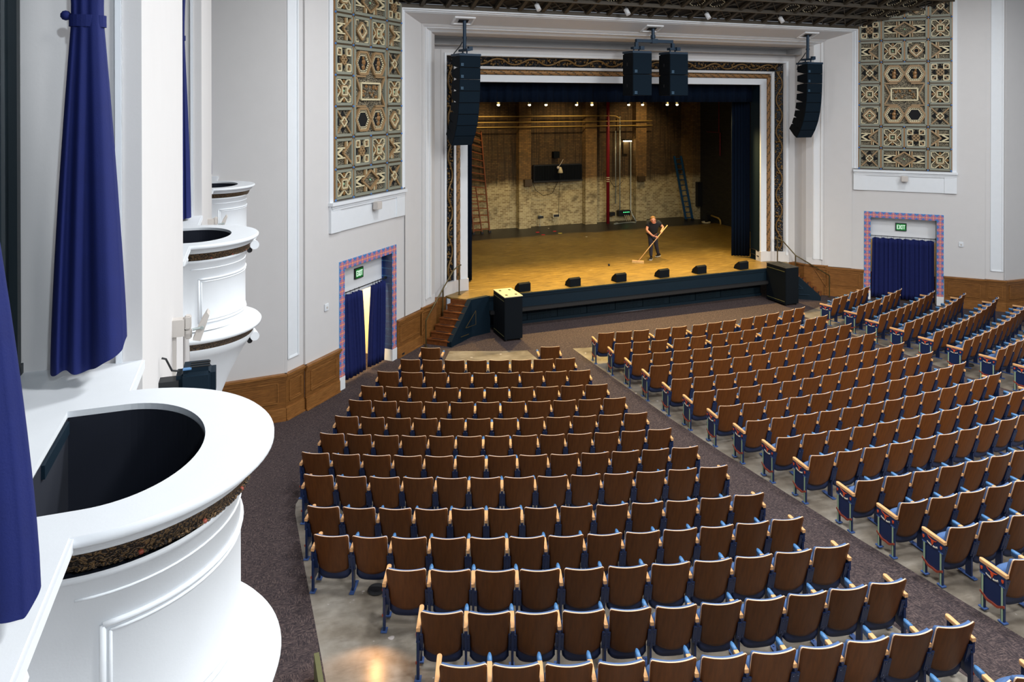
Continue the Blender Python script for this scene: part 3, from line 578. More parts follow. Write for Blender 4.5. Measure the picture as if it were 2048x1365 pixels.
# material slots of a tile: 0 relief 1 sage 2 tan 3 ivory 4 void 5 green 6 gold
def tile_motif(m,kind,a,b,w,h):
    # a,b centre; w,h size inside its frame
    x0,x1,z0,z1=a-w/2,a+w/2,b-h/2,b+h/2; D=.03; E=.075
    loop(m,[(x0+.035,z0+.035),(x1-.035,z0+.035),(x1-.035,z1-.035),(x0+.035,z1-.035)],.07,.0,.085,1)
    w-=.15; h-=.15; x0+=.075;x1-=.075;z0+=.075;z1-=.075
    fill(m,[(x0,z0),(x1,z0),(x1,z1),(x0,z1)],.02,0)
    R=lambda u,v:(a+u*w/2,b+v*h/2)
    tri=lambda *P: fill(m,[R(*p) for p in P],.024,4)
    if kind=='X' or kind=='Q':
        for q in ((-1,-1,1,1),(-1,1,1,-1)): seg(m,R(*q[:2]),R(*q[2:]),.042,D,E,2)
        loop(m,[R(-.42,0),R(0,-.42),R(.42,0),R(0,.42)],.032,D,E+.01,3 if kind=='X' else 2)
        for sx,sz in ((0,1),(0,-1),(1,0),(-1,0)): tri((sx*1,sz*1),(sx*.55+.38*abs(sz),sz*.55+.38*abs(sx)),(sx*.48,sz*.48),(sx*.55-.38*abs(sz),sz*.55-.38*abs(sx)))
        m.ball((R(0,0)[0],.045,R(0,0)[1]),.03,6,5)
        if kind=='Q':
            for sx in (-1,1):
                for sz in (-1,1):
                    c=R(sx*.68,sz*.68); q=.085; fill(m,[(c[0]-q,c[1]-q),(c[0]+q,c[1]-q),(c[0]+q,c[1]+q),(c[0]-q,c[1]+q)],.05,4)
                    loop(m,[(c[0]-q,c[1]-q),(c[0]+q,c[1]-q),(c[0]+q,c[1]+q),(c[0]-q,c[1]+q)],.035,D,E+.01,3); seg(m,(c[0]-.05,c[1]),(c[0]+.05,c[1]),.02,D,E,2); seg(m,(c[0],c[1]-.05),(c[0],c[1]+.05),.02,D,E,2)
    elif kind=='S':
        loop(m,[R(-.42,-.42),R(.42,-.42),R(.42,.42),R(-.42,.42)],.05,D,E+.015,2); loop(m,[R(-.34,-.34),R(.34,-.34),R(.34,.34),R(-.34,.34)],.03,D,E+.03,3)
        m.ball((a,.05,b),.03,6,5)
        for sx,sz in ((0,1),(0,-1),(1,0),(-1,0)):
            T=lambda u,v: R(sx*v+sz*u,sz*v+sx*u)
            fill(m,[T(-.5,.98),T(.5,.98),T(.1,.52),T(-.1,.52)],.024,4); seg(m,T(-.55,.98),T(-.02,.5),.028,D,E,3); seg(m,T(.55,.98),T(.02,.5),.028,D,E,3)
            loop(m,[T(-.13,.8),T(0,.66),T(.13,.8),T(0,.94)],.028,D,E,6)
        for sx in (-1,1):
            for sz in (-1,1): seg(m,R(sx*.95,sz*.6),R(sx*.95,sz*.95),.026,D,E,3); seg(m,R(sx*.6,sz*.95),R(sx*.95,sz*.95),.026,D,E,3)
    elif kind in('R','H'):
        loop(m,[R(-.78,0),R(0,-.78),R(.78,0),R(0,.78)],.055,D,E+.01,2); loop(m,[R(-.62,0),R(0,-.62),R(.62,0),R(0,.62)],.03,D,E+.02,3)
        n=16; rr=.30
        for k in range(n):
            t,u=2*PI*k/n,2*PI*(k+1)/n; seg(m,R(rr*math.cos(t),rr*math.sin(t)),R(rr*math.cos(u),rr*math.sin(u)),.04,D,E+.01,2)
        fill(m,[R(rr*math.cos(2*PI*k/n),rr*math.sin(2*PI*k/n)) for k in range(n)],.05,4 if kind=='H' else 0)
        if kind=='R': m.ball((a,.05,b),.03,6,5)
        for sx in (-1,1):
            for sz in (-1,1): seg(m,R(sx*.95,sz*.5),R(sx*.95,sz*.95),.026,D,E,3); seg(m,R(sx*.5,sz*.95),R(sx*.95,sz*.95),.026,D,E,3); tri((sx*.98,0),(sx*.98,sz*.4),(sx*.7,sz*.2))
    elif kind in('D','C<','C>'):
        # wide lozenge with chevrons; the C tiles show one half of it
        def half(sg,cx,hw):
            X=lambda u: cx+sg*u*hw
            Z=lambda v: b+v*h/2
            for v in (.42,-.42): seg(m,(X(.36),Z(v)),(X(1),Z(v)),.035,D,E,3)
            fill(m,[(X(.5),Z(.4)),(X(1),Z(.4)),(X(1),Z(-.4)),(X(.5),Z(-.4))],.024,4)
            seg(m,(X(.98),Z(0)),(X(.62),Z(.36)),.05,D,E,3); seg(m,(X(.98),Z(0)),(X(.62),Z(-.36)),.05,D,E,3)
            seg(m,(X(.56),Z(0)),(X(0),Z(.88)),.055,D,E+.015,2); seg(m,(X(.56),Z(0)),(X(0),Z(-.88)),.055,D,E+.015,2)
            for u,mm in ((.38,2),(.27,3)):
                for sz in (1,-1): seg(m,(X(u),Z(sz*.98)),(X(u),Z(sz*(.36 if u>.3 else .5))),.05 if u>.3 else .03,D,E,mm)
            for sz in (1,-1): fill(m,[(X(.0),Z(sz*.98)),(X(.34),Z(sz*.98)),(X(.34),Z(sz*.5)),(X(.0),Z(sz*.9))],.024,4)
        if kind=='D': half(1,a,w/2); half(-1,a,w/2); m.ball((a,.05,b),.03,6,5)
        elif kind=='C<': half(-1,x1,w)
        else: half(1,x0,w)
def hexpts(a,b,R): return [(a+R*math.cos(PI/3*k),b+R*math.sin(PI/3*k)) for k in range(6)]
for s,side in ((-1,'left'),(1,'right')):
    fr,xf=wing(s); g=empty('ornamental_grille',*fr)
    tag(g,'tall pierced and gilded relief screen on the %s splayed wall above the exit'%side,'decorative panel','ornamental screens beside the stage')
    CW,CH,ZB=.7675,.80,-2.51
    rows=[['X','D','S'],['C<','S','Q','C>'],['R',None,'X'],['S',None,'S'],['X',None,'Q'],['C<','S','H','C>'],['Q','D','S'],['S','Q','R','X'],['X','D','S']]
    TM=['relief','sage','tan','ivory','dark','green_boss','gold']
    def clip(m):
        n=Vector((-.2787,0,1)).normalized(); bmesh.ops.bisect_plane(m.bm,geom=m.bm.verts[:]+m.bm.edges[:]+m.bm.faces[:],plane_co=(0,0,2.84),plane_no=n,clear_outer=True)
    m=MB(xf); m.box((0,.0,ZB),(3.07,.012,5)); clip(m); m.build('backing','ceil_dark',g)
    for j,r in enumerate(rows):
        zc=ZB+(j+.5)*CH; c=0
        cells=[]
        if len(r)==4: cells=[(k,i,1) for i,k in enumerate(r)]
        else: cells=[(r[0],0,1),(r[1],1,2),(r[2],3,1)]
        for k,c,span in cells:
            if k is None: continue
            m=MB(xf); tile_motif(m,k,(c+span/2)*CW,zc,CW*span-.05,CH-.05); clip(m)
            if len(m.bm.faces): m.build('relief_tile',TM,g)
    # big central field
    m=MB(xf); x0,x1,z0,z1=CW+.025,3*CW-.025,ZB+2*CH+.025,ZB+5*CH-.025; a0=2*CW
    loop(m,[(x0+.04,z0+.04),(x1-.04,z0+.04),(x1-.04,z1-.04),(x0+.04,z1-.04)],.08,0,.085,1); fill(m,[(x0,z0),(x1,z0),(x1,z1),(x0,z1)],.02,0)
    zm=(z0+z1)/2; loop(m,[(a0-.43,zm-.22),(a0+.43,zm-.22),(a0+.43,zm+.22),(a0-.43,zm+.22)],.05,.03,.09,3)
    rnd=random.Random(5)
    for k in range(26): m.ball((a0+rnd.uniform(-.36,.36),.05,zm+rnd.uniform(-.15,.15)),rnd.uniform(.025,.05),6,rnd.choice((0,6,6,2)))
    for sx in (-1,1):
        for sz in (-1,1): seg(m,(a0+sx*.66,zm+sz*.40),(a0+sx*.46,zm),.05,.03,.085,2); seg(m,(a0+sx*.66,zm+sz*.40),(a0+sx*.22,zm+sz*.40),.05,.03,.085,2)
    for sx in (-1,1):
        for zz in (z0+.42,z1-.42):
            ax=a0+sx*.34; opened=(sx>0 and zz<zm)
            loop(m,hexpts(ax,zz,.335),.06,.03,.10,2); fill(m,hexpts(ax,zz,.30),.06,3); fill(m,hexpts(ax,zz,.215),.066,4)
            for q in range(6):
                A,B=hexpts(ax,zz,.258)[q],hexpts(ax,zz,.258)[(q+1)%6]
                for t in (.12,.37,.62,.87): px,pz=A[0]+(B[0]-A[0])*t,A[1]+(B[1]-A[1])*t; m.ball((px,.062,pz),.019,5,4)
            if not opened:
                m.ball((ax,.075,zz-.11),.07,7,6,(1,.6,1.2)); m.ball((ax,.085,zz+.02),.075,7,6,(1,.7,1.1)); m.ball((ax+.02,.09,zz+.13),.045,7,6)
                for k in range(5): m.ball((ax+rnd.uniform(-.12,.12),.075,zz+rnd.uniform(-.12,.1)),.035,5,0)
    clip(m); m.build('figure_panel',TM,g)
    m=MB(xf)
    for c in (0,1,2,3,4):
        for j in range(9):
            if c==2 and (j in (0,2,3,4,6,8)): continue
            x=c*CW; x=min(max(x,.02),3.05); m.box((x-.022,0,ZB+j*CH),(x+.022,.075,ZB+(j+1)*CH),0)
    for j in range(10):
        z=ZB+j*CH
        for c in range(4):
            if j in(3,4) and c in(1,2): continue
            m.box((c*CW,0,max(z-.022,ZB)),((c+1)*CW,.075,z+.022),1)
            m.ball((min(max(c*CW,.03),3.04),.075,max(z,ZB+.02)),.032,6,2)
        m.ball((3.04,.075,max(z,ZB+.02)),.032,6,2)
    clip(m); m.build('frame_rails',['gold','bronze','blue_dot'],g)
    # little grey loudspeaker under the grille
    w=1.35 if s<0 else 1.52
    sp=empty('wall_speaker',*fr); tag(sp,'small grey loudspeaker on the white ledge under the %s relief screen'%side,'speaker')
    m=MB(xf); m.box((w-.09,.10,-2.93),(w+.13,.26,-2.72)) ; m.bevel(.012,2); m.build('housing','beige',sp)
    m=MB(xf); m.box((w-.03,.05,-2.90),(w+.04,.12,-2.80)); m.build('bracket','beige',sp)
    # thermostat, wall box
    w=3.33 if s<0 else 3.36
    tb=empty('wall_switch',*fr); tag(tb,'white square control box on the grey wall beside the %s exit'%side,'switch')
    m=MB(xf); m.box((w-.075,0,-5.22),(w+.075,.04,-5.04)); m.bevel(.012,2); m.build('cover','white_bright',tb)
    m=MB(xf); m.box((w-.02,.04,-5.16),(w+.03,.052,-5.11)); m.build('button','beige',tb)
    # exit sign on the header
    ex=empty('exit_sign',*fr); tag(ex,'green lit EXIT sign over the %s doorway curtain'%side,'exit sign')
    cw=1.55 if s<0 else 1.47; zc=-4.68; d0=-.345; hw,hh=.185,.145
    m=MB(xf); m.box((cw-hw,d0,zc-hh),(cw+hw,d0+.05,zc+hh)); m.build('housing','black',ex)
    m=MB(xf); m.box((cw-hw+.025,d0+.05,zc-hh+.025),(cw+hw-.025,d0+.054,zc+hh-.025)); m.build('panel','exit_green',ex)
    m=MB(xf); u=s; D0,D1=d0+.054,d0+.060; H=.075
    def L(cx,strokes):
        for (x1,z1,x2,z2) in strokes: seg(m,(cw+u*(cx+x1),zc+z1),(cw+u*(cx+x2),zc+z2),.022,D0,D1,0)
    L(-.105,[(-.02,-H,-.02,H),(-.03,H-.008,.03,H-.008),(-.03,0,.02,0),(-.03,-H+.008,.03,-H+.008)])
    L(-.03,[(-.03,-H,.03,H),(-.03,H,.03,-H)]); L(.035,[(0,-H,0,H),(-.018,H-.008,.018,H-.008),(-.018,-H+.008,.018,-H+.008)]); L(.1,[(0,-H,0,H),(-.036,H-.008,.036,H-.008)])
    m.build('lettering','exit_white',ex)
    # rod and door curtains
    rod=empty('curtain_rod',*fr); tag(rod,'dark curtain rod with rings across the %s exit doorway'%side,'curtain rod')
    m=MB(xf); m.cyl((.45,-.2,-5.04),(2.58,-.2,-5.04),.014,8); m.cyl((.435,-.2,-5.04),(.45,-.2,-5.04),.045,10); m.cyl((2.58,-.2,-5.04),(2.595,-.2,-5.04),.045,10); m.build('pole','black',rod)
    def dcurtain(a0,a1,b0,b1,lab,amp,seed):
        rnd=random.Random(seed); ph=rnd.random()*6; n=7 if a1-a0>.8 else 5
        c=empty('door_curtain',*fr); tag(c,lab,'curtain'); m=MB(xf)
        def fn(u,v):
            z=-7.36+(7.36-5.10)*v; w=(b0+(b1-b0)*u)*(1-v)+(a0+(a1-a0)*u)*v
            d=-.2+amp*(math.sin(2*PI*n*u+ph+.4*math.sin(5*u))+.35*math.sin(2*PI*n*2.3*u+ph*2))*(.75+.25*v)+.02*math.sin(3*v+u*4)
            if v>.97: z-=.03*(.5+.5*math.cos(2*PI*4*u))
            return (w,d,z)
        m.shell(fn,70,10,(0,-s*.012,0)); m.build('cloth',['navy_cloth','navy_cloth'],c,smooth=True)
        m=MB(xf)
        for k in range(5):
            w=a0+(a1-a0)*(k+.5)/5; m.tube([(w,-.2+.022*math.cos(t),-5.045+.022*math.sin(t)) for t in [2*PI*i/10 for i in range(10)]],.004,5,closed=True); m.cyl((w,-.2,-5.065),(w,-.2,-5.12),.004,5)
        m.build('ring','black',c)
    if s<0:
        dcurtain(1.60,2.56,1.44,2.5,'wider navy curtain half of the left exit, on the side farther from the stage',.035,1); dcurtain(.50,1.13,.56,1.27,'navy curtain half of the left exit, on the side nearer the stage',.05,2)
    else:
        dcurtain(.50,1.53,.47,1.54,'closed navy curtain half of the right exit, on the side nearer the stage',.035,3); dcurtain(1.51,2.54,1.50,2.55,'closed navy curtain half of the right exit, on the side farther from the stage',.035,4)
ol=wing(-1)[0]; o=empty('wall_outlet',*ol); tag(o,'small black socket in the oak skirting right of the left exit','socket'); m=MB(wing(-1)[1]); m.box((-.13,.055,-7.40),(-.02,.072,-7.33)); m.build('plate','black',o)
# ---------------------------------------------------------------- left side wall with its opera boxes
UX,UY=.0242,.9997; W0=(-14.07,.02); BRZ=math.atan2(UY,UX)
bxf=lambda p: Vector((p[0],-p[1],p[2]))            # (along the wall, out from the wall, up)
BASE=((W0[0],W0[1],0),BRZ); RIM=-1.66
BOX=[3.93,9.92,15.82]; OPEN=[(1.95,5.22),(8.32,11.59),(14.66,17.95)]
ws=empty('wall_boxes',*BASE); struct(ws,'left side wall with tall recessed openings behind three white boxes','wall')
B=lambda: MB(bxf)
m=B()
for a,b in ((-6,1.95),(5.22,8.32),(11.59,14.66),(17.95,18.7)): m.box((a,-.9,FLOOR-.3),(b,0,TOPZ))
for (a,b),c in zip(OPEN,BOX):
    m.box((a,-.9,FLOOR-.3),(c-.66,-.17,RIM-.07)); m.box((c+.66,-.9,FLOOR-.3),(b,-.17,RIM-.07)); m.box((c-.66,-.9,FLOOR-.3),(c+.66,-.31,RIM-.07))
m.build('pier_wall','plaster',ws)
m=B()
for a,b in OPEN:
    m.box((b-.0,-.15,RIM),(b+.002,-.112,TOPZ)); m.box((b-.02,-.15,RIM),(b,-.115,TOPZ)); m.box((a,-.15,RIM),(a+.02,-.115,TOPZ))
m.build('reveal_bead','white_bright',ws)
m=B()
for a,b in OPEN: m.box((a,-.86,RIM-.05),(b,-.70,TOPZ))
m.build('recess_back','teal_door',ws)
m=B()
for a,b in OPEN:
    for x in (a+.05,b-.12,b-.42): m.box((x,-.70,RIM),(x+.07,-.655,TOPZ))
    m.box((a,-.70,RIM),(b,-.655,RIM+.06))
m.build('recess_joinery','teal_door',ws)
def opera_box(s0,op,lab,detail):
    o=empty('opera_box',(W0[0]+UX*s0,W0[1]+UY*s0,0),BRZ); tag(o,lab,'balcony box','white opera boxes on the left wall')
    R,ri,rt=.755,.55,.44; a,b=op[0]-s0,op[1]-s0; n=40; z=RIM
    # rim and ledge with the D-shaped well
    m=B(); T=.07
    out=[(R*math.cos(PI*k/n),R*math.sin(PI*k/n)) for k in range(n+1)]; inn=[(ri*math.cos(PI*k/n),rt*math.sin(PI*k/n)) for k in range(n+1)]
    for k in range(n): m.face([(*out[k],z),(*out[k+1],z),(*inn[k+1],z),(*inn[k],z)])
    for k in range(n):
        m.face([(*inn[k],z),(*inn[k+1],z),(*inn[k+1],z-T),(*inn[k],z-T)])
    q=-.27
    for P in ([(a,-.68),(b,-.68),(b,q),(a,q)],[(a,q),(-ri,q),(-ri,0),(a,0)],[(ri,q),(b,q),(b,0),(ri,0)]): m.face([(x,y,z) for x,y in P])
    for (x0,y0),(x1,y1) in (((-ri,q),(ri,q)),((-ri,q),(-ri,0)),((ri,q),(ri,0))): m.face([(x0,y0,z),(x1,y1,z),(x1,y1,z-T),(x0,y0,z-T)])
    for x0,x1 in ((a,-R),(R,b)): m.face([(x0,0,z),(x1,0,z),(x1,.0,z-.055),(x0,.0,z-.055)]); 
    m.build('ledge','white_bright',o)
    for x0_,x1_ in ((a,-R+.03),(R-.03,b)): m=B(); m.box((x0_,-.17,z-.055),(x1_,.015,z-.004)); m.build('ledge_nosing','white_bright',o)
    # moulded parapet below the rim
    def sweep(m,prof,n2,kx=1.,ext=-.16):
        path=[(1,ext)]+[(math.cos(PI*k/n2),None) for k in range(n2+1)]+[(-1,ext)]
        for (r0,za),(r1,zb_) in zip(prof,prof[1:]):
            q_=lambda j,r_,zz:(path[j][0]*r_*kx,(path[j][1] if path[j][1] is not None else r_*math.sin(PI*(j-1)/n2)),zz)
            for j in range(len(path)-1): m.face([q_(j,r0,za),q_(j+1,r0,za),q_(j+1,r1,zb_),q_(j,r1,zb_)])
    m=B(); m.lathe([(R,z),(R+.012,z-.012),(R+.012,z-.035),(R-.004,z-.05),(R-.035,z-.055),(R-.035,z-.075),(R-.05,z-.078),(R-.055,z-.10),(R-.075,z-.112)],n,0,PI); m.build('rim','white_bright',o,smooth=True)
    m=B(); sweep(m,[(R-.075,z-.11),(R-.085,z-.12),(R-.105,z-.175),(R-.122,z-.20)],n*2); 
    if detail:
        for k in range(110):
            t=PI*(k+.5)/110
            for dt,dz,rr in ((0,-.185,.0135 if k%5 else .008),(.008,-.135,.008)):
                m.ball(((R-.105)*math.cos(t+dt),(R-.105)*math.sin(t+dt),z+dz),rr,6,1 if (k%15==7 and dz==-.185) else 0,(1.1,1.1,.8))
    m.build('carved_frieze',['frieze','rail_red'],o,smooth=True,weld=True)
    rb=.605; KX=1.1
    prof=[(R-.125,z-.19),(rb+.02,z-.205),(rb+.02,z-.22),(rb,z-.23),(rb,z-.98),(rb+.015,z-1.0),(rb+.02,z-1.02)]
    m=B(); path=[(1,-.31/rb)]+[(math.cos(PI*k/n),math.sin(PI*k/n)) for k in range(n+1)]+[(-1,-.31/rb)]
    for (r0,za),(r1,zb_) in zip(prof,prof[1:]):
        for (c0,s0_),(c1,s1_) in zip(path,path[1:]): m.face([(c0*r0*KX,s0_*r0,za),(c1*r0*KX,s1_*r0,za),(c1*r1*KX,s1_*r1,zb_),(c0*r1*KX,s0_*r1,zb_)])
    m.build('body','white_bright',o,smooth=True,weld=True)
    m=B(); t0,t1=.16,PI-.16; z1,z0=z-.42,z-.93
    for rr,zz in ((rb+.002,0),(rb+.001,.03)):
        f=.045*(zz>0); P=[(rr*KX*math.cos(t0+f+(t1-t0-2*f)*k/30),rr*math.sin(t0+f+(t1-t0-2*f)*k/30)) for k in range(31)]
        w=.013 if not zz else .007
        m.tube([(*p,z1-zz) for p in P],w,6); m.tube([(*p,z0+zz) for p in P],w,6)
        for p in (P[0],P[-1]): m.tube([(*p,z1-zz),(*p,z0+zz)],w,6)
    m.tube([(rb*KX*math.cos(PI*k/30),rb*math.sin(PI*k/30),z-.30) for k in range(31)],.006,5)
    m.build('panel_moulding','white_bright',o,smooth=True)
    for a_ in (a+.62,):
        m=B(); m.hexa([(a_-.05,-.17,z-.06),(a_+.05,-.17,z-.06),(a_+.05,-.0,z-.06),(a_-.05,-.0,z-.06)],[(a_-.05,-.17,z-.36),(a_+.05,-.17,z-.36),(a_+.05,-.13,z-.36),(a_-.05,-.13,z-.36)]); m.cyl((a_-.05,-.05,z-.12),(a_+.05,-.05,z-.12),.055,12); m.build('scroll_bracket','white_bright',o)
    Rf=.80
    m=B(); m.lathe([(rb+.01,z-1.0),(Rf-.10,z-1.05),(Rf-.02,z-1.075),(Rf,z-1.10),(Rf-.01,z-1.135),(Rf-.05,z-1.15)],n,0,PI); m.build('flange','white_bright',o,smooth=True)
    m=B(); m.lathe([(Rf-.05,z-1.15),(Rf-.075,z-1.18),(Rf-.11,z-1.24)],n*2,0,PI); m.build('lower_frieze','frieze',o,smooth=True)
    m=B(); m.lathe([(Rf-.105,z-1.235),(Rf-.10,z-1.26),(Rf-.15,z-1.34),(Rf-.17,z-1.36),(.55,z-1.5),(.42,z-1.75),(.30,z-2.05),(.22,z-2.3),(.14,z-2.5),(.10,z-2.6),(.0,z-2.65)],n,0,PI); m.build('corbel_bowl','white_bright',o,smooth=True)
    # dark lining of the well
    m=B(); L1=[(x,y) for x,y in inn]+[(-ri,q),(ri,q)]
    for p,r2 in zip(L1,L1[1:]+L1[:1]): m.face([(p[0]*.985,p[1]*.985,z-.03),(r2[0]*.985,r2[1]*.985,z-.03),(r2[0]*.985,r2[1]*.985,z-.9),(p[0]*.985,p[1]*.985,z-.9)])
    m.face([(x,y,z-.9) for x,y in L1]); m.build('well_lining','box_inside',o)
    m=B(); m.box((.0,q-.01,z-.10),(.5,q+.02,z-.035)); m.build('lighting_strip','black_blue',o)
    return o
opera_box(BOX[0],OPEN[0],'nearest white plaster opera box with dark open well, filling the lower left',True)
opera_box(BOX[1],OPEN[1],'middle white opera box beyond the beige bracket lamp',True)
opera_box(BOX[2],OPEN[2],'farthest and smallest white opera box on the left wall',False)
def drape(s0,t0,lab,flip,zt=.48,bot=(-.44,-.05),tie=(-.335,-.165),zb=None,ztop=4.6,deep=.14,seed=1,hem=0.):
    # tied curtain: wide hem, drawn into a tie band, flaring again above
    o=empty('tied_drape',(W0[0]+UX*s0,W0[1]+UY*s0,0),BRZ); tag(o,lab,'curtain','tied blue drapes of the boxes'); zb=RIM+.03 if zb is None else zb
    rnd=random.Random(seed); m=B(); p1,p2=rnd.random()*6,rnd.random()*6
    def fn(u,v):
        z=zb+(ztop-zb)*v; k=(z-zb)/(zt-zb)
        if z<=zt: f=k**1.4; lo=bot[0]+(tie[0]-bot[0])*f; hi=bot[1]+(tie[1]-bot[1])*f; am=deep*(1-.72*f)+.012; fo=1-.55*f
        else: f=sstep((z-zt)/2.2); lo=tie[0]+(bot[0]-.05-tie[0])*f; hi=tie[1]+(bot[1]-tie[1])*f; am=.045+.05*f; fo=.5+.3*f
        ph=2*PI*u; c=math.cos(ph)
        # rounded front bulging to the viewer with a few deep soft folds
        fold=.16*math.sin(3*ph+p1+.5*math.sin(2*v))+.09*math.sin(7*ph+p2)+.05*math.sin(11*ph)
        t=(lo+hi)/2+(hi-lo)/2*c*(1+.05*fo*math.sin(5*ph+p2))
        x=am*(math.sin(ph)+fold*fo*2.2*abs(math.sin(ph)))
        dz=(.018*math.sin(2*ph+p1)+.012*math.sin(5*ph))*max(0,1-v*14)+hem*((c+1)/2)**1.5*max(0,1-v*7)
        return (x,t,z+dz)
    G=m.grid(fn,120,60); m.build('cloth','drape',o,smooth=True,weld=True)
    m=B(); c=(tie[0]+tie[1])/2; r=(tie[1]-tie[0])/2+.014
    pts=[((.055)*math.sin(2*PI*k/24),c+r*math.cos(2*PI*k/24)) for k in range(24)]
    for k in range(24):
        p,qv=pts[k],pts[(k+1)%24]; m.face([(p[0],p[1],zt-.035),(qv[0],qv[1],zt-.035),(qv[0],qv[1],zt+.035),(p[0],p[1],zt+.035)]); 
    m.ball((0,c-r-.015,zt+.03),.03,8); m.build('tie_band','drape',o,smooth=True)
    return o
drape(4.93,0,'long blue drape tied back with a band at the nearest box opening',False,seed=1,zb=RIM+.07,hem=.13)
drape(2.66,0,'blue drape at the left picture edge hanging onto the nearest box ledge',False,bot=(-.55,.02),tie=(-.40,-.22),deep=.10,seed=2,zb=RIM+.10)
drape(11.25,0,'slim blue drape hanging beside the middle opera box',False,bot=(-.42,-.12),tie=(-.30,-.20),zt=.9,seed=3)
drape(17.6,0,'short strip of blue drape above the farthest opera box',False,bot=(-.40,-.13),tie=(-.32,-.2),zt=1.3,seed=4)
# fittings on the piers
def lamp_bracket(s0,lab):
    o=empty('flood_lamp',(W0[0]+UX*s0,W0[1]+UY*s0,0),BRZ); tag(o,lab,'wall lamp'); z=-2.03
    m=B(); m.box((-.05,0,z-.075),(.05,.10,z+.075)); m.build('wall_box','beige',o)
    m=B(); m.box((-.02,0,z-.6),(.02,.03,z-.075)); m.build('conduit','beige',o)
    m=B(); m.box((-.045,.10,z-.02),(.045,.155,z+.10)); m.box((-.03,.10,z-.11),(.03,.16,z-.02)); m.bevel(.01,2); m.build('swivel_arm','beige',o)
    m=B(); P=[(.17,z-.11),(.235,z-.125),(.31,z+.10),(.29,z+.13),(.245,z+.06)]
    m.hexa([(-.075,a,b) for a,b in P],[(.075,a,b) for a,b in P]); m.build('lamp_head','beige',o)
    m=B(); m.cyl((-.085,.17,z-.01),(-.085,.25,z-.0),.012,8); m.cyl((-.08,.25,z),(-.1,.25,z),.016,8); m.build('bolt','steel',o)
lamp_bracket(7.2,'beige flood lamp on a bracket between the nearest and middle boxes'); lamp_bracket(13.2,'beige flood lamp peeping over the middle box, before the farthest box')
o=empty('stage_light',(W0[0]+UX*6.2,W0[1]+UY*6.2,0),BRZ); tag(o,'black vented theatre light behind the nearest box rim','theatre light'); z=-2.15
m=B(); m.box((-.13,.12,z-.18),(.13,.40,z+.10)); m.bevel(.05,3); m.build('housing','black_blue',o,smooth=False)
m=B()
for k in range(3): m.box((-.08+.05*k,.22,z+.098),(-.06+.05*k,.36,z+.106))
m.build('vent_slot','dark',o); m=B(); m.box((-.1,0,z-.1),(.02,.14,z+.02)); m.build('yoke','black',o); m=B(); m.tube([(-.08,.02,z+.2),(-.08,.05,z+.19),(-.06,.09,z+.09),(-.06,.14,z+.08)],.008,6); m.build('cable','black',o)
m=B(); m.box((-.11,.17,z+.095),(-.07,.23,z+.104)); m.build('label_plate','blue_cap',o)
for zz,lab in ((-1.89,'upper white cylinder fitting at the far side of the middle box'),(-3.10,'lower white cylinder fitting under the middle box flange')):
    o=empty('spot_cylinder',(W0[0]+UX*10.35,W0[1]+UY*10.35,0),BRZ); tag(o,lab,'light fitting'); m=B(); m.cyl((-.12,.72,zz),(.2,.66,zz),.058,16); m.build('barrel','white_bright',o); m=B(); m.cyl((-.02,.66,zz-.06),(0,.66,zz-.1),.03,8); m.ball((.0,.655,zz-.09),.034,8); m.build('camera_eye','black',o)
    m=B(); m.box((.05,.5,zz-.01),(.1,.68,zz+.05)); m.build('arm','white_bright',o)
# ---------------------------------------------------------------- stage dressing
def cabinet(s,lab,top):
    o=empty('speaker_cabinet',(5.70*s if s>0 else -5.19,21.58,FLOOR)); tag(o,lab,'speaker cabinet','tall cabinets in front of the stage'); w=.30; d=.51; h=1.37
    m=MB(); m.box((-w,-d,.06),(w,d,h)); m.bevel(.012,2); m.build('carcass','speaker_side',o)
    m=MB()
    for sx in (-1,1): m.bar((sx*(w+.004),-d+.05,.16),(sx*(w+.004),d-.05,.16),.012,.014); m.bar((sx*(w+.004),-d+.05,h-.12),(sx*(w+.004),d-.05,h-.12),.012,.014)
    m.build('edge_glint','dark_green_box',o)  # olive lines put in for stage-light glints on the panel frames
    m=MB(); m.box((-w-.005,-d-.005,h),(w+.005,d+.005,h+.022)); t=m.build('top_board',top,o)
    m=MB()
    for x,y in ((-.16,-.3),(.16,-.3),(-.16,.28),(.16,.28)): m.box((x-.035,y-.05,h+.022),(x+.035,y+.05,h+.03)); 
    m.build('recess_cup','black',t)
    m=MB()
    for x in (-w+.07,w-.07):
        for y in (-d+.08,d-.08): m.cyl((x-.02,y,.04),(x+.02,y,.04),.04,10)
    m.build('castor','black',o)
cabinet(-1,'tall black speaker cabinet with top painted as lit, before the stage at the left','ivory'); cabinet(1,'tall black speaker cabinet with black top, before the stage at the right','black')  # left top's cream stands for stage light falling on it; right stays black
MON=[(-4.35,'leftmost floor monitor on the stage lip, just behind the left cabinet'),(-2.5,'second floor monitor from the left on the stage lip'),(-.72,'third floor monitor from the left on the stage lip'),(1.03,'fourth floor monitor from the left on the stage lip'),(2.62,'fifth floor monitor from the left on the stage lip'),(4.5,'rightmost floor monitor on the stage lip, nearest the right steps')]
for x,lab in MON:
    o=empty('floor_monitor',(x,22.42,STAGE),.12); tag(o,lab,'floor monitor','wedge monitors along the stage lip')
    m=MB(); P=[(-.17,0),(.17,0),(.12,.14),(-.08,.30),(-.17,.26)]
    m.hexa([(-.22,a,b) for a,b in P],[(.22,a,b) for a,b in P]); m.bevel(.01,1); m.build('cabinet','speaker_side',o)
    m=MB(); m.face([(-.19,.118,.15),(.19,.118,.15),(.19,-.06,.29),(-.19,-.06,.29)]); m.build('grille','speaker',o)
def badge(m,x,z,y,q=.035):
    for i in (0,1):
        for j in (0,1): m.box((x+i*q*1.3,y-.004,z+j*q*1.3),(x+i*q*1.3+q,y,z+j*q*1.3+q))
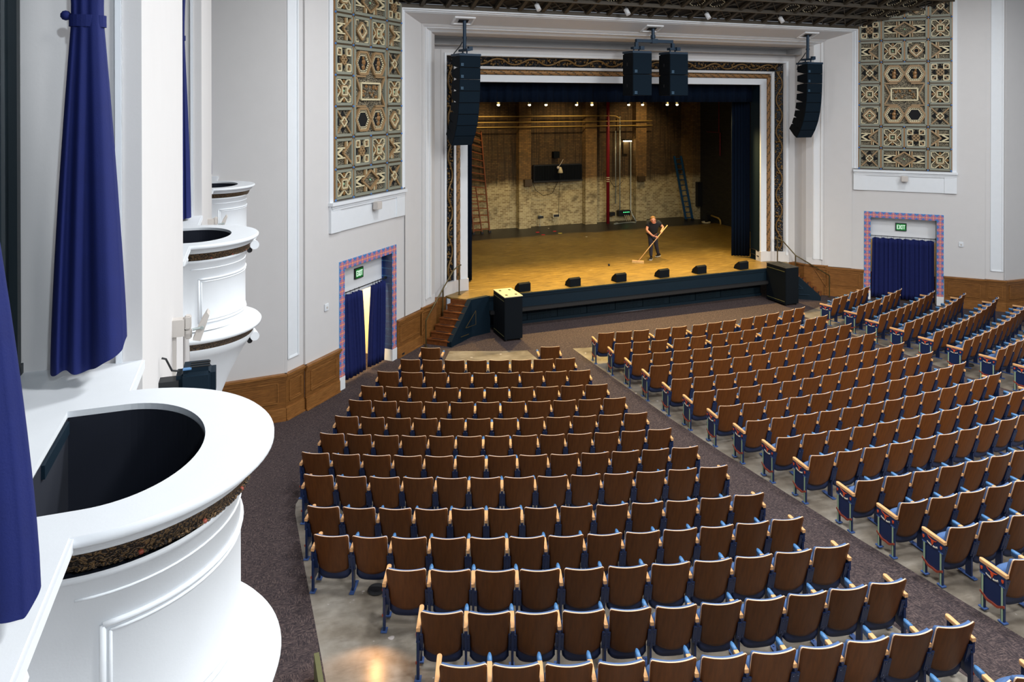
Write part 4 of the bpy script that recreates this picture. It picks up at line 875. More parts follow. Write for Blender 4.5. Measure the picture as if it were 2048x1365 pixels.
def line_array(x,lab,rz,flipped):
    o=empty('line_array',(x,21.45,0),rz); tag(o,lab,'line array speaker','hanging line arrays')
    m=MB(); m.cyl((0,0,1.62),(0,0,2.50),.055,10); m.cyl((0,0,1.95),(0,0,2.0),.07,10); m.build('suspension_pole','rig',o)
    m=MB(); m.box((-.06,-.28,1.56),(.06,.3,1.63)); m.box((-.16,-.2,1.46),(-.1,.1,1.5)); m.box((.04,-.22,1.58),(.17,-.1,1.70)); m.box((-.37,-.38,1.40),(.37,.2,1.47)); m.cyl((0,-.15,1.45),(0,-.15,1.58),.025,8); m.cyl((0,.12,1.45),(0,.12,1.58),.025,8); m.build('rigging_frame','rig',o)
    m=MB(); m.tube([(-.05,.05,1.85),(-.12,.1,1.7),(-.28,.16,1.5),(-.30,.22,1.2)],.018,6); m.build('cable','black',o)
    y,z,a=-.36,1.40,0.0; ang=[0,.8,1.5,2.5,4,6.5,8.5,10]
    for k in range(8):
        a+=math.radians(ang[k]); h=.35
        up=Vector((0,-math.sin(a)*0,1)); dn=Vector((0,math.sin(a),-math.cos(a))); bk=Vector((0,math.cos(a),math.sin(a)))
        p0=Vector((0,y,z)); p1=p0+dn*h; mid=(p0+p1)/2; D=.5; q0=mid+bk*D-dn*.105; q1=mid+bk*D+dn*.105; r0=p0+bk*.16; r1=p1+bk*.16
        m=MB(); W=.36
        poly=[p0,r0,q0,q1,r1,p1]
        m.hexa([(-W,p.y,p.z) for p in poly],[(W,p.y,p.z) for p in poly]); c=m.build('cabinet','speaker_side',o)
        m=MB(); e=-bk*.012; g0,g1=p0+dn*.012,p1-dn*.012
        m.hexa([tuple(Vector((sx*(W-.015),0,0))+g) for sx,g in ((-1,g0),(1,g0),(1,g1),(-1,g1))],[tuple(Vector((sx*(W-.015),0,0))+g+e) for sx,g in ((-1,g0),(1,g0),(1,g1),(-1,g1))]); m.build('grille','speaker',c)
        if k<3:
            m=MB(); zz=g1.z+.03; yy=(g0.y+g1.y)/2+e.y; badge(m,-.31,zz,yy-.004,.036); m.build('badge','badge',c)
        y,z=p1.y+.002,p1.z-.006
line_array(-6.66,'curved hanging stack of black line-array speakers left of the stage opening',math.radians(10),False)
line_array(6.75,'curved hanging stack of black line-array speakers right of the stage opening',0,True)
pt=empty('speaker_hanger',(0,21.45,0)); tag(pt,'steel T-shaped hanger above the two centre loudspeakers','hanger')
m=MB(); m.cyl((.05,0,2.12),(.05,0,2.5),.06,10); m.cyl((.05,0,2.17),(.05,0,2.28),.085,10); m.build('drop_pole','rig',pt)
m=MB(); m.box((-.62,-.06,2.02),(.82,.06,2.13)); m.box((-.02,-.075,2.0),(.2,.075,2.15)); m.build('crossbar','rig',pt)
for i,(x,lab) in enumerate(((-.62,'left column of the pair of black speakers hung over stage centre'),(.81,'right column of the pair of black speakers hung over stage centre'))):
    o=empty('hanging_speaker',(x,21.42,0)); tag(o,lab,'hanging speaker','centre loudspeakers'); 
    m=MB(); m.box((-.05,-.05,1.80),(.05,.05,2.02)); m.box((-.16,-.1,1.78),(.16,.1,1.86)); m.box((.07,-.16,1.76),(.22,-.04,1.88)); m.cyl((-.1,0,1.68),(-.1,0,1.8),.025,8); m.cyl((.1,0,1.68),(.1,0,1.8),.025,8); m.build('clamp','rig',o)
    m=MB(); m.box((-.36,-.38,1.63),(.36,.30,1.70)); m.build('rigging_frame','rig',o)
    for k,(z0,z1) in enumerate(((.93,1.63),(.22,.92))):
        m=MB(); m.box((-.365,-.38,z0),(.365,.2,z1)); m.box((-.30,.2,z0),(.30,.38,z1-.02)); c=m.build('cabinet','speaker_side',o)
        m=MB(); m.box((-.35,-.395,z0+.01),(.35,-.38,z1-.01)); m.build('grille','speaker',c); m=MB(); badge(m,-.29,z0+.05,-.395,.04); m.build('badge','badge',c)
        m=MB(); m.box((-.372,-.06,z0+.28),(-.365,-.01,z0+.38)); m.build('handle','black',c)
# stage curtains
def folds(name,lab,p,q,z0,z1,n,amp,grp=None,hem=0):
    p,q=Vector(p),Vector(q); d=(q-p); L=d.length; d/=L; nn=Vector((d.y,-d.x))
    o=empty(name,(0,0,0)); tag(o,lab,'stage curtain',grp); m=MB()
    def fn(u,v):
        a=amp*(math.sin(2*PI*n*u)+.4*math.sin(2*PI*n*2.7*u+1)); c=p+d*L*u+nn*a; return (c.x,c.y,z0+(z1-z0)*v)
    m.shell(fn,int(n*12),4,(nn.x*-.02,nn.y*-.02,0)); m.build('cloth',['stage_drape','stage_drape'],o,smooth=True); return o
folds('stage_valance','dark navy pleated valance across the top of the stage opening',(-6.6,23.75),(6.1,23.75),.0,1.3,24,.06)
folds('stage_leg_curtain','dark navy leg curtain at the right side of the stage opening',(5.56,24.35),(6.16,23.96),STAGE+.03,.5,6,.035,'leg curtains')
folds('stage_leg_curtain','dark navy leg curtain at the left side of the stage opening',(-6.55,23.75),(-5.50,24.25),STAGE+.03,.5,8,.035,'leg curtains')
LAMP=[-3.17,-1.05,.37,2.9,4.87,5.39,-1.8,1.1,3.6]
for i,x in enumerate(LAMP):
    o=empty('stage_lamp',(x,28,-.14)); tag(o,'%s small stage lamp from the left peeping below the valance'%ORD[sorted(LAMP).index(x)],'stage lamp','stage lamps under the valance')
    m=MB(); m.cyl((0,0,.22),(0,-.05,.04),.07,12); m.build('can','black',o); m=MB(); m.ball((0,-.055,.02),.05,8,None,(1.3,1,.8)); m.build('lens','bulb',o); m=MB(); m.cyl((0,0,.2),(0,0,.5),.015,6); m.build('yoke','black',o)
# things on and along the back wall
PIPES=[('upper thin painted pipe along the back wall',[(-10,33.2,-.70),(4.9,33.2,-.70),(5.2,33.2,-.72),(5.5,33.25,-.85)],.028),('middle thin painted pipe along the back wall',[(-10,33.2,-.98),(7.4,33.2,-.98)],.026),('lowest thin painted pipe along the back wall',[(-10,33.2,-1.22),(7.4,33.2,-1.22)],.026)]
for lab,P,r in PIPES:
    m=MB(); m.tube(P,r,8); tag(m.build('service_pipe','pipe_yellow',smooth=True),lab,'pipe')
m=MB(); m.cyl((4.78,33.25,STAGE),(4.78,33.25,2),.085,14); o=m.build('red_standpipe','red',smooth=True); tag(o,'red vertical fire pipe on the back wall','pipe'); m=MB(); 
for k in range(3): m.cyl((4.78,33.25,-4.1+k*.1),(4.78,33.25,-4.06+k*.1),.09,14)
m.build('pale_band','ivory',o)
for lab,x,z0,z1,r,y in (('tall steel conduit rising from the green-lit patch box',5.62,-5.75,-.75,.03,33.5),('thin grey conduit just left of the tall steel conduit',5.42,-5.3,-1.5,.025,33.6)):
    m=MB(); m.cyl((x,y,z0),(x,y,z1),r,8); tag(m.build('conduit','steel',smooth=True),lab,'conduit')
m=MB(); m.tube([(6.42,33.2,STAGE),(6.33,33.5,-5.85),(6.33,33.6,-5.7),(6.33,33.6,-2.05),(6.28,33.6,-1.98),(6.05,33.55,-1.98)],.028,8); o=m.build('conduit','steel',smooth=True); tag(o,'steel conduit with a bent foot leading up to the wall lamp','conduit')
o=empty('wall_lamp',(6.05,33.6,-2.02)); tag(o,'small wall lamp glowing over the conduits on the back wall','wall lamp'); m=MB(); m.box((-.22,-.22,0),(.22,.1,.07)); m.build('hood','black',o); m=MB(); m.box((-.2,-.24,-.05),(.2,-.04,0)); m.build('lens','bulb',o); m=MB(); m.box((-.15,.02,-.7),(.15,.12,-.1)); m.build('back_box','bronze',o)
lo=empty('wall_radiator',(2.08,33.6,-3.55)); tag(lo,'dark ribbed radiator panel hung on the back wall between piers','radiator')
m=MB(); m.box((-1.32,-.05,-.42),(1.32,.12,.40)); m.build('frame','black',lo); m=MB()
for k in range(30): m.box((-1.28+k*.088,-.10,-.38),(-1.22+k*.088,-.04,.36))
m.build('rib','speaker_side',lo); m=MB(); m.box((-1.36,-.14,-.46),(1.36,.1,-.40)); m.build('shelf','black',lo)
o=empty('work_light',(2.06,33.2,-3.4)); tag(o,'cream work lamp hanging in front of the dark radiator','lamp'); m=MB(); m.lathe([(.03,.15),(.06,.12),(.1,.0),(.14,-.14),(.12,-.15)],14); m.build('shade','ivory',o,smooth=True); m=MB(); m.ball((-.12,0,.12),.08,8); m.tube([(-.1,0,.15),(.1,.1,.35),(.3,.3,.5)],.012,6); m.build('bracket','beige',o); m=MB(); m.tube([(0,0,-.2),(.02,.2,-1.2),(.05,.3,-2.3)],.01,5); m.build('cord','black',o)
for lab,x,y,z,w,h,mt in (('small dark junction box high above the radiator',2.0,33.6,-2.66,.32,.32,'speaker_side'),('grey switch box on the first brick pier',.32,33.25,-3.98,.38,.34,'bronze'),('grey switch box on the third brick pier',6.75,33.25,-4.02,.42,.26,'bronze'),('white patch box with hanging cables left of the second pier',1.98,33.6,-5.72,.36,.2,'ivory'),('small socket post left of the white patch box',1.12,33.6,-5.75,.12,.14,'steel'),('black patch box low on the wall beside the red pipe',5.18,33.55,-5.82,.28,.18,'black'),('black patch box with green lights under the conduits',5.85,33.5,-5.80,.7,.28,'black'),('tall black amplifier box on the right corner pier',9.95,32.6,-4.9,.42,1.3,'black')):
    o=empty('wall_box',(x,y,z)); tag(o,lab,'wall box'); m=MB(); m.box((-w/2,-.1,-h/2),(w/2,.12,h/2)); m.build('case',mt,o)
    if 'white patch' in lab:
        m=MB(); m.box((-.15,-.11,-.07),(.15,-.1,.05)); m.build('face_plate','black',o); m=MB()
        for k in range(4): m.tube([(-.12+.08*k,-.08,-.1),(-.13+.085*k,-.1,-.3),(-.1+.09*k,-.12,-.45)],.014,5)
        m.build('cable','ivory',o)
    if 'socket post' in lab: m=MB(); m.cyl((0,0,-.07),(0,0,-.48),.02,6); m.build('stem','steel',o)
    if 'green' in lab:
        m=MB()
        for k in range(4): m.box((-.08+.1*k,-.115,.03),(-.02+.1*k,-.1,.06))
        m.build('indicator','led',o); m=MB()
        for k in range(3): m.tube([(-.0+.1*k,-.1,-.1),(.05+.11*k,-.14,-.3),(.12+.1*k,-.12,-.42)],.014,5)
        m.build('cable','ivory',o)
def ladder(name,lab,b0,b1,t0,t1,n,mt,rw=.05,cat='ladder'):
    o=empty(name,(0,0,0)); tag(o,lab,cat); b0,b1,t0,t1=map(Vector,(b0,b1,t0,t1))
    for p,q in ((b0,t0),(b1,t1)):
        m=MB(); m.bar(p,q,rw,.09,(0,1,0)); m.build('rail',mt,o)
    for k in range(n):
        t=(k+.5)/n; m=MB(); a,b=b0.lerp(t0,t),b1.lerp(t1,t); m.bar(a,b,.045,.045); m.build('rung',mt,o)
    for p in (b0,b1):
        m=MB(); m.box((p.x-.06,p.y-.07,STAGE),(p.x+.06,p.y+.07,p.z+.08)); m.build('foot','black',o)
ladder('wooden_ladder','tall orange wooden ladder leaning behind the left leg curtain',(-2.72,33.05,STAGE),(-1.75,33.05,STAGE),(-2.75,33.55,-1.1),(-2.02,33.55,-1.4),15,'orange_wood')
ladder('wooden_ladder','short orange wooden ladder standing in front of the tall wooden one',(-2.62,32.85,STAGE),(-2.2,32.85,STAGE),(-2.66,33.3,-4.1),(-2.36,33.3,-4.1),7,'orange_wood',.04)
ladder('blue_ladder','blue ladder leaning on the back wall at the right',(9.05,32.55,STAGE),(9.46,32.55,STAGE),(8.98,33.55,-2.92),(9.40,33.55,-2.92),12,'blue_ladder',.09)
m=MB(); m.tube([(10.0,31.05,.5),(10.0,31.05,-1.56),(10.0,32.1,-1.56)],.02,6); o=m.build('red_pipe','red',smooth=True); tag(o,'thin red sprinkler pipe on the black side wall','pipe'); m=MB(); m.cyl((10.0,30.95,-1.56),(10.0,30.95,-2.75),.03,6); m.build('drop','red',o)
m=MB(); m.tube([(9.95,31.6,-5.9),(9.95,31.0,-5.95),(9.9,30.8,-6.02),(9.9,30.75,STAGE)],.045,8); tag(m.build('bent_pipe','pipe_yellow',smooth=True),'pale bent pipe at the foot of the black side wall','pipe')
o=empty('equipment_pile',(9.75,31.6,STAGE)); tag(o,'dark jumble of cable reels by the bent pipe','cable reel')
m=MB(); m.cyl((-.1,.1,.2),(.1,.1,.2),.19,14); m.cyl((-.12,.1,.2),(-.1,.1,.2),.22,14); m.build('reel','black',o); m=MB(); m.tube([(.05*math.cos(t)*4-.2,.05*math.sin(t)*5-.1,.02+.004*t) for t in [i*.5 for i in range(26)]],.018,5); m.build('cable','ivory',o)
o=empty('coiled_cable',(0,0,0)); tag(o,'cable lying in the corner by the red pipe on the stage floor','cable'); m=MB(); m.tube([(4.9+.5*math.cos(t*.9)*(.6+.05*t)+.12*t,32.95+.12*math.sin(t*1.3),STAGE+.02) for t in [i*.35 for i in range(24)]],.02,5); m.build('loop','steel',o)
for lab,P in (('slack black cable looping below the radiator',[(.6,33.4,-3.95),(.85,33.5,-4.4),(1.3,33.6,-4.7),(1.8,33.6,-4.6),(2.15,33.6,-3.95)]),('slack dark cable swagging from the red pipe to the conduit',[(4.9,33.4,-3.5),(5.05,33.5,-4.1),(5.3,33.55,-4.4),(5.5,33.5,-4.4),(5.75,33.4,-4.1)])):
    m=MB(); m.tube(P,.014,5); tag(m.build('wall_cable','black',smooth=True),lab,'cable')
for lab,x,y,w,mt in (('left red glove-like tape scrap upstage on the stage floor',.38,32.19,.26,'tape_red'),('nearer red tape scrap upstage on the stage floor',.37,31.49,.22,'tape_red'),('right red tape scrap upstage on the stage floor',1.26,32.14,.22,'tape_red'),('yellow tape scrap upstage on the stage floor',1.28,31.56,.24,'tape_yellow'),('pale paper scrap by the back wall on the stage floor',1.32,33.0,.1,'ivory'),('small pale paper scrap mid-stage',2.04,30.29,.12,'ivory')):
    m=MB(); rnd=random.Random(int(x*100)); P=[(x+w*.5*math.cos(a)*rnd.uniform(.6,1),y+w*.35*math.sin(a)*rnd.uniform(.6,1)) for a in [2*PI*k/9 for k in range(9)]]; m.prism(P,STAGE+.001,STAGE+.012); tag(m.build('floor_scrap',mt),lab,'tape scrap')
m=MB(); m.ball((.1,24.62,STAGE+.04),.045,8); tag(m.build('rubber_ball','black',smooth=True),'small black ball lying alone on the stage floor','ball')
for i,(x,y) in enumerate(((-4.62,20.6),(-1.5,20.6),(1.6,20.6),(4.7,20.6))):
    o=empty('ceiling_spot',(x,y,cz(y))); tag(o,'%s small white spotlight from the left under the dark coffered ceiling'%ORD[i],'spotlight','ceiling spotlights'); m=MB(); m.cyl((0,0,.02),(.04,-.1,-.16),.075,12); m.build('can','white',o); m=MB(); m.cyl((0,0,.1),(0,0,0),.02,6); m.build('stem','white',o)
WORLD,HOUSE,STG,WASH,EXPO,REAR_FILL,BACK,BOX_FILL,SEAT_FILL=.30,580,80,280,0.17,120,2600,34,7500
# ---------------------------------------------------------------- theatre seats
PW=.58
def back_fn(off,shr,top,bot,sag=.05):
    def fn(u,v):
        vv=[0,.06,.2,.4,.6,.8,.93,.98,1][int(round(v*8))]; x=2*u-1
        hw=(.243+.020*vv-.008*(1-vv)**2)-shr
        if vv>.95: hw-=(.022 if vv>=1 else .006)
        if vv<.25: hw-=(.05 if vv==0 else .018 if vv<.1 else .004)
        z=bot+(top-bot)*vv-(.022*(1-x*x) if vv<.3 else 0)*(1-vv/.3 if vv<.3 else 0)
        y=.0-.17*((z-.34)/.61)-sag*(1-x*x)+.012+off
        return (x*hw,y,z)
    return fn
def rear_y(x,z): return .012-.17*((z-.34)/.61)-.05*(1-(x/.24)**2)
def mesh_of(o): me=o.data; bpy.data.objects.remove(o); return me
PM={}
m=MB(); m.shell(back_fn(0,0,.95,.345),12,8,(0,.017,0),0,1,0); o=m.build('backrest',['seat_wood','seat_edge'],smooth=False)
for p in o.data.polygons: p.use_smooth=p.material_index==0
PM['backrest']=mesh_of(o)
m=MB(); m.shell(back_fn(.021,.012,.925,.36),12,8,(0,.045,0),0,0,0); PM['back_cushion']=mesh_of(m.build('back_cushion','seat_fabric',smooth=True))
m=MB()
def seatfn(a,b):
    pass
K=12; prof=[(.012,.30),(.02,.225),(.09,.215),(.14,.28),(.175,.46),(.19,.60),(.165,.665),(.11,.68),(.065,.655),(.03,.5)]
rings=[]
for i in range(K+1):
    x=-.243+.486*i/K; e=1-abs(2*i/K-1)**6*.22; arch=-.018*(1-(2*i/K-1)**2)
    rings.append([m.v((x,.1+(y-.1)*e,.46+(z-.46)*e+(arch if z<.4 else -arch*1.2))) for y,z in prof])
for i in range(K):
    for j in range(len(prof)): 
        jj=(j+1)%len(prof); m._f([rings[i][j],rings[i][jj],rings[i+1][jj],rings[i+1][j]],0 if 3<=j<=8 else 1)
m._f(rings[0][::-1],1); m._f(rings[-1],1)
PM['seat']=mesh_of(m.build('seat',['seat_fabric','seat_pan'],smooth=True))
def armrest(x,y0,y1,mt):
    m=MB(); n=8; P=[]
    for k in range(n+1): a=PI*k/n; P.append((.031*math.cos(a),y1-.03+.03*math.sin(a)))
    P+=[(-.026,y0),(.026,y0)]
    m.hexa([(px*.9,py,.670) for px,py in P],[(px,py,.702+.0*py) for px,py in P]); m.hexa([(px,py,.702) for px,py in P],[(px*.9,py-.003,.714) for px,py in P]); return mesh_of(m.build('armrest',mt,weld=True))
PM['armrest']=armrest(0,-.08,.23,'arm_wood'); PM['armrest_end']=armrest(0,-.105,.32,'arm_wood')
m=MB(); n=8; P=[(.03*math.cos(PI*k/n),.28+.06*math.sin(PI*k/n)) for k in range(n+1)]+[(-.03,.215),(.03,.215)]
m.hexa([(a*.8,b,.64) for a,b in P],[(a,b,.695) for a,b in P]); m.hexa([(a,b,.695) for a,b in P],[(a*.7,b-.005,.722) for a,b in P]); PM['arm_cap']=mesh_of(m.build('arm_cap','blue_cap',weld=True,smooth=True))
m=MB()
m.hexa([(-.014,-.01,.05),(.014,-.01,.05),(.014,.09,.05),(-.014,.09,.05)],[(-.014,-.01,.36),(.014,-.01,.36),(.014,.10,.36),(-.014,.10,.36)])
m.hexa([(-.014,-.03,.36),(.014,-.03,.36),(.014,.14,.36),(-.014,.14,.36)],[(-.016,-.10,.67),(.016,-.10,.67),(.016,.26,.67),(-.016,.26,.67)])
m.box((-.035,-.08,.05),(.035,.23,.062),1); m.cyl((0,-.05,.05),(0,-.05,.072),.012,6,1); m.cyl((0,.19,.05),(0,.19,.072),.012,6,1)
PM['standard']=mesh_of(m.build('standard',['navy_metal','foot_metal']))
m=MB(); z0,z1=.385,.63; y0,y1=rear_y(.235,z0),rear_y(.235,z1)
m.hexa([(-.024,y0-.022,z0),(.024,y0-.028,z0),(.024,y0-.01,z0),(-.024,y0-.004,z0)],[(-.024,y1-.022,z1),(.024,y1-.028,z1),(.024,y1-.01,z1),(-.024,y1-.004,z1)])
for zz in (.42,.59): m.ball((0,rear_y(.235,zz)-.03,zz),.008,5)
PM['hinge_plate']=mesh_of(m.build('hinge_plate','navy_metal'))
# aisle-end standard: faces -x
m=MB(); m.box((-.010,-.05,.22),(.014,.25,.67)); m.box((-.018,-.09,.53),(.014,.30,.67))
for y in (-.045,.255): m.box((-.016,y-.026,.06),(.016,y+.026,.54)); m.box((-.04,y-.05,.05),(.04,y+.05,.064),1); m.box((-.022,y-.04,.525),(.02,y+.04,.54),1)
PM['end_standard']=mesh_of(m.build('end_standard',['navy_metal','foot_metal']))
for i,y in enumerate((-.045,.255)):
    m=MB(); m.box((-.022,y-.013,.064),(-.015,y+.013,.525)); PM['post%d'%i]=mesh_of(m.build('post_inlay','post_green'))
m=MB(); pts=[(-.08+.37*i/24,.235+.028*math.cos(2*PI*i/24*1.0)+.012*math.cos(4*PI*i/24)) for i in range(25)]
for (a,b),(c,d) in zip(pts,pts[1:]): m.hexa([(-.028,a,b-.017),(-.012,a,b-.017),(-.012,c,d-.017),(-.028,c,d-.017)],[(-.028,a,b+.014),(-.012,a,b+.014),(-.012,c,d+.014),(-.028,c,d+.014)])
PM['wavy_rail']=mesh_of(m.build('wavy_rail','rail_red'))
H=[(-.125,.060),(-.09,.022),(-.04,.006),(-.024,0),(-.034,-.022),(-.019,-.045),(-.012,-.078),(.012,-.078),(.019,-.045),(.034,-.022),(.024,0),(.04,.006),(.09,.022),(.125,.060),(.085,.037),(.04,.026),(0,.022),(-.04,.026),(-.085,.037)]
m=MB(); k=.72; c=(.105,.622); m.hexa([(-.019,c[0]+a*k,c[1]+b*k) for a,b in H],[(-.025,c[0]+a*k,c[1]+b*k) for a,b in H]); PM['emblem']=mesh_of(m.build('emblem','orange'))
m=MB(); rnd=random.Random(2)
for i in range(9):
    t=(i-4)/4; y=c[0]-t*.085; z=.563-.02*(1-t*t)+.004
    if i==4: continue
    for (a,b),(e,f) in (((-.006,-.010),(-.004,.010)),((-.004,.010),(.005,-.004+.008*(i%3))),((.005,-.006),(.007,.009))): m.bar((-.022,y+a,z+b),(-.022,y+e,z+f),.005,.006,(1,0,0))
PM['lettering']=mesh_of(m.build('lettering','cream_letter'))
for i,y in enumerate((-.055,.265)):
    m=MB(); S5=[(-.02,.028),(.02,.028),(.02,-.008),(0,-.03),(-.02,-.008)]; m.hexa([(-.019,y+a*.8,.605+b*.8) for a,b in S5],[(-.026,y+a*.8,.605+b*.8) for a,b in S5]); PM['shield%d'%i]=mesh_of(m.build('shield_badge','orange'))
def part(name,me,par,loc=(0,0,-.05),sx=1):
    o=bpy.data.objects.new(name,me); COL.objects.link(o); o.parent=par; o.location=loc; o.scale=(sx,1,1); return o
F_,YAW,PIT,CYP,CXP=1461.29,.3703,.0052,211.94,1024.; CAMX=-13.4244
def project(p):
    r=Vector((math.cos(YAW),-math.sin(YAW),0)); f=Vector((math.sin(YAW)*math.cos(PIT),math.cos(YAW)*math.cos(PIT),-math.sin(PIT))); u=Vector((math.sin(YAW)*math.sin(PIT),math.cos(YAW)*math.sin(PIT),math.cos(PIT)))
    d=Vector(p)-Vector((CAMX,0,0)); z=d.dot(f)
    return CXP+F_*d.dot(r)/z, CYP-F_*d.dot(u)/z
NSEAT=[0]
def seat(phi,k,pitch,lab,grp,lend,rend,larm=True,rarm=False,dr=0.):
    r=RT[k]-.17+dr; loc=(r*math.sin(phi),YC-r*math.cos(phi),ZT[k]-.90)
    o=empty('theatre_seat',loc,phi); sx=pitch/PW; o.scale=(sx,1,1); tag(o,lab,'theatre seat',grp)
    NSEAT[0]+=1
    for n in ('backrest','back_cushion','seat'): part(n,PM[n],o)
    for x in (-.262,.262): part('hinge_plate',PM['hinge_plate'],o,(x,0,-.05))
    h=PW/2
    for sd,on,end in ((-1,larm,lend),(1,rarm,rend)):
        if not on: continue
        if end:
            es=part('end_standard',PM['end_standard'],o,(sd*(h+.012),0,-.05),-sd)
            for n,q in (('post_inlay','post0'),('post_inlay','post1'),('wavy_rail','wavy_rail'),('emblem','emblem'),('lettering','lettering'),('shield_badge','shield0'),('shield_badge','shield1')): part(n,PM[q],es,(0,0,0))
            part('armrest',PM['armrest_end'],o,(sd*(h+.005),0,-.05))
        else:
            part('standard',PM['standard'],o,(sd*h,0,-.05)); part('armrest',PM['armrest'],o,(sd*h,0,-.05)); part('arm_cap',PM['arm_cap'],o,(sd*h,0,-.05))
def row(block,k,a0,a1,groups,extra=0.):
    # groups of seats filling the arc a0..a1 (radians); extra = wider gap between groups
    N=sum(groups); R=RT[k]-.0; G=len(groups)-1; pitch=((a1-a0)*R+.055-extra*G)/N; a=a0*R-.0275; idx=0
    first={'left':1,'middle':0,'right':0}[block]
    todo=[]
    for gi,g in enumerate(groups):
        for i in range(g):
            phi=(a+pitch*.5)/R; idx+=1
            top=(R*math.sin(phi),YC-R*math.cos(phi),ZT[k]); px,py=project(top)
            if -20<px<2048+.75*F_/max(4,top[1]) and py<1365+10: todo.append([phi,idx,i==g-1])
            a+=pitch
        a+=extra
    for n_,(phi,idx,lastg) in enumerate(todo):
        le=idx==1; re=idx==N
        lab='wooden theatre seat, %s from left, %s row from the stage, %s block'%(ORD[idx-1],ORD[k-first],block)
        if le and block!='left': lab='aisle-end seat with orange emblem panel, %s row from the stage, %s block'%(ORD[k-first],block)
        seat(phi,k,pitch,lab,'wooden seats of the %s block'%block,le,re,True,lastg or n_==len(todo)-1,.055*(1-(2*(idx-.5)/N-1)**2)*(block!='middle')*max(0,min(1,(k-10)/2)))
dg=math.radians
LROW={2:(-25.99,-14.04,8),3:(-26.92,-13.55,9),4:(-27.22,-13.09,10),5:(-27.22,-12.68,11),6:(-27.2,-12.26,12),7:(-27.17,-11.85,13),8:(-27.2,-11.47,13),9:(-26.42,-11.11,13),10:(-25.51,-10.89,13),11:(-24.73,-10.55,13),12:(-22.37,-10.2,11),13:(-21.29,-9.9,11),14:(-20.72,-9.65,11),15:(-20.2,-9.38,11)}
# the two single seats flanking the wheelchair bay in the left block's first row
for nm,a,b in (('left',-25.09,-23.56),('right',-16.15,-14.65)):
    phi=dg((a+b)/2); seat(phi,1,.585,'single wooden theatre seat standing alone, %s of the pair beside the wheelchair bay'%nm,'wooden seats of the left block',nm=='left',nm=='right',True,True)
for k,(a,b,n) in LROW.items(): row('left',k,dg(a),dg(b),[n])
for k in range(14):
    h=math.asin(3.71/RT[k]); row('middle',k,-h,h,[3,2,3,3,2] if k<2 else [13],.15 if k<2 else 0.)
row('right',0,dg(15.55),dg(23.6),[2,3],.15); row('right',1,dg(15.1),dg(24.68),[3,3],.15)
for k in range(2,10):
    a,b,n=LROW[k]; row('right',k,dg(-b),dg(-a),[n])
print('SEATS',NSEAT[0])
# round floor vents and small aisle lamps
for lab,x,y in (('flat black floor vent beside the cut-short row at lower left',-11.42,10.62),('flat black floor vent beside the middle block aisle end at lower right',-2.5,7.98),('flat black floor vent in the right block aisle',5.95,14.45),('flat black floor vent near the front of the right block',7.4,16.6)):
    r=math.hypot(x,YC-y); z=zfloor(r); o=empty('floor_vent',(x,y,z)); tag(o,lab,'floor vent','round floor vents'); m=MB(); m.lathe([(.0,.05),(.1,.05),(.125,.04),(.13,.025),(.05,.022),(.05,0)],20); m.build('cap','black',o,smooth=False)
o=empty('laptop',(-7.6,5.6,ZT[14]-.90+.3)); bpy.data.objects.remove(o)
# pale post at the lower left picture edge of the concrete
o=empty('aisle_post',(-12.44,8.95,zfloor(31.2))); tag(o,'narrow olive guard rail at the carpet edge, bottom left','guard rail'); m=MB(); m.box((-.03,-2.2,0),(.03,.15,.30)); m.build('panel','dark_green_box',o)
# ---------------------------------------------------------------- the sweeper on stage
P0=empty('person',(2.23,25.02,STAGE),-YAW); tag(P0,'person in black T-shirt and dark trousers bending over to sweep the stage','person')
def skin(name,verts,edges,radii,mt,root,parent,sub=2):
    me=bpy.data.meshes.new(name); me.from_pydata(verts,edges,[]); o=bpy.data.objects.new(name,me); COL.objects.link(o); me.materials.append(MT[mt])
    sk=o.modifiers.new('skin','SKIN'); sk.use_smooth_shade=True
    L=me.skin_vertices[0].data
    for i,r in enumerate(radii): L[i].radius=(r,r) if not isinstance(r,tuple) else r; L[i].use_root=(i==root)
    ss=o.modifiers.new('sub','SUBSURF'); ss.levels=sub; ss.render_levels=sub
    o.parent=parent; return o
V=[(.08,.16,.98),(.07,.05,1.2),(.06,-.10,1.42),(.04,-.22,1.52),(.02,-.30,1.58),(.0,-.36,1.60),          # pelvis .. neck, skull base
   (-.15,-.12,1.46),(-.23,-.22,1.20),(-.04,-.38,1.02),(.06,-.41,.99),                                     # viewer-left arm
   (.27,-.08,1.46),(.44,-.16,1.30),(.33,-.34,1.19),(.28,-.40,1.17),                                       # viewer-right arm
   (-.01,.14,.92),(-.02,.02,.50),(-.01,.05,.09),(.17,.18,.92),(.24,.24,.50),(.36,.46,.12)]
Ed=[(0,1),(1,2),(2,3),(3,4),(4,5),(2,6),(6,7),(7,8),(8,9),(2,10),(10,11),(11,12),(12,13),(0,14),(14,15),(15,16),(0,17),(17,18),(18,19)]
Rr=[.14,.15,.15,.075,.062,.06,.06,.05,.036,.034,.06,.05,.036,.034,.09,.068,.045,.095,.068,.045]
skin('body',V,Ed,Rr,'skin',0,P0)
skin('t_shirt',[V[0],V[1],V[2],V[3],V[6],(-.20,-.18,1.30),V[10],(.38,-.13,1.36)],[(0,1),(1,2),(2,3),(2,4),(4,5),(2,6),(6,7)],[.19,.205,.215,.10,.125,.095,.125,.095],'tee',0,P0)
skin('trousers',[(.08,.17,1.0),V[14],V[15],V[16],V[17],V[18],V[19]],[(0,1),(1,2),(2,3),(0,4),(4,5),(5,6)],[.17,.12,.085,.062,.12,.085,.062],'jeans',0,P0,2)
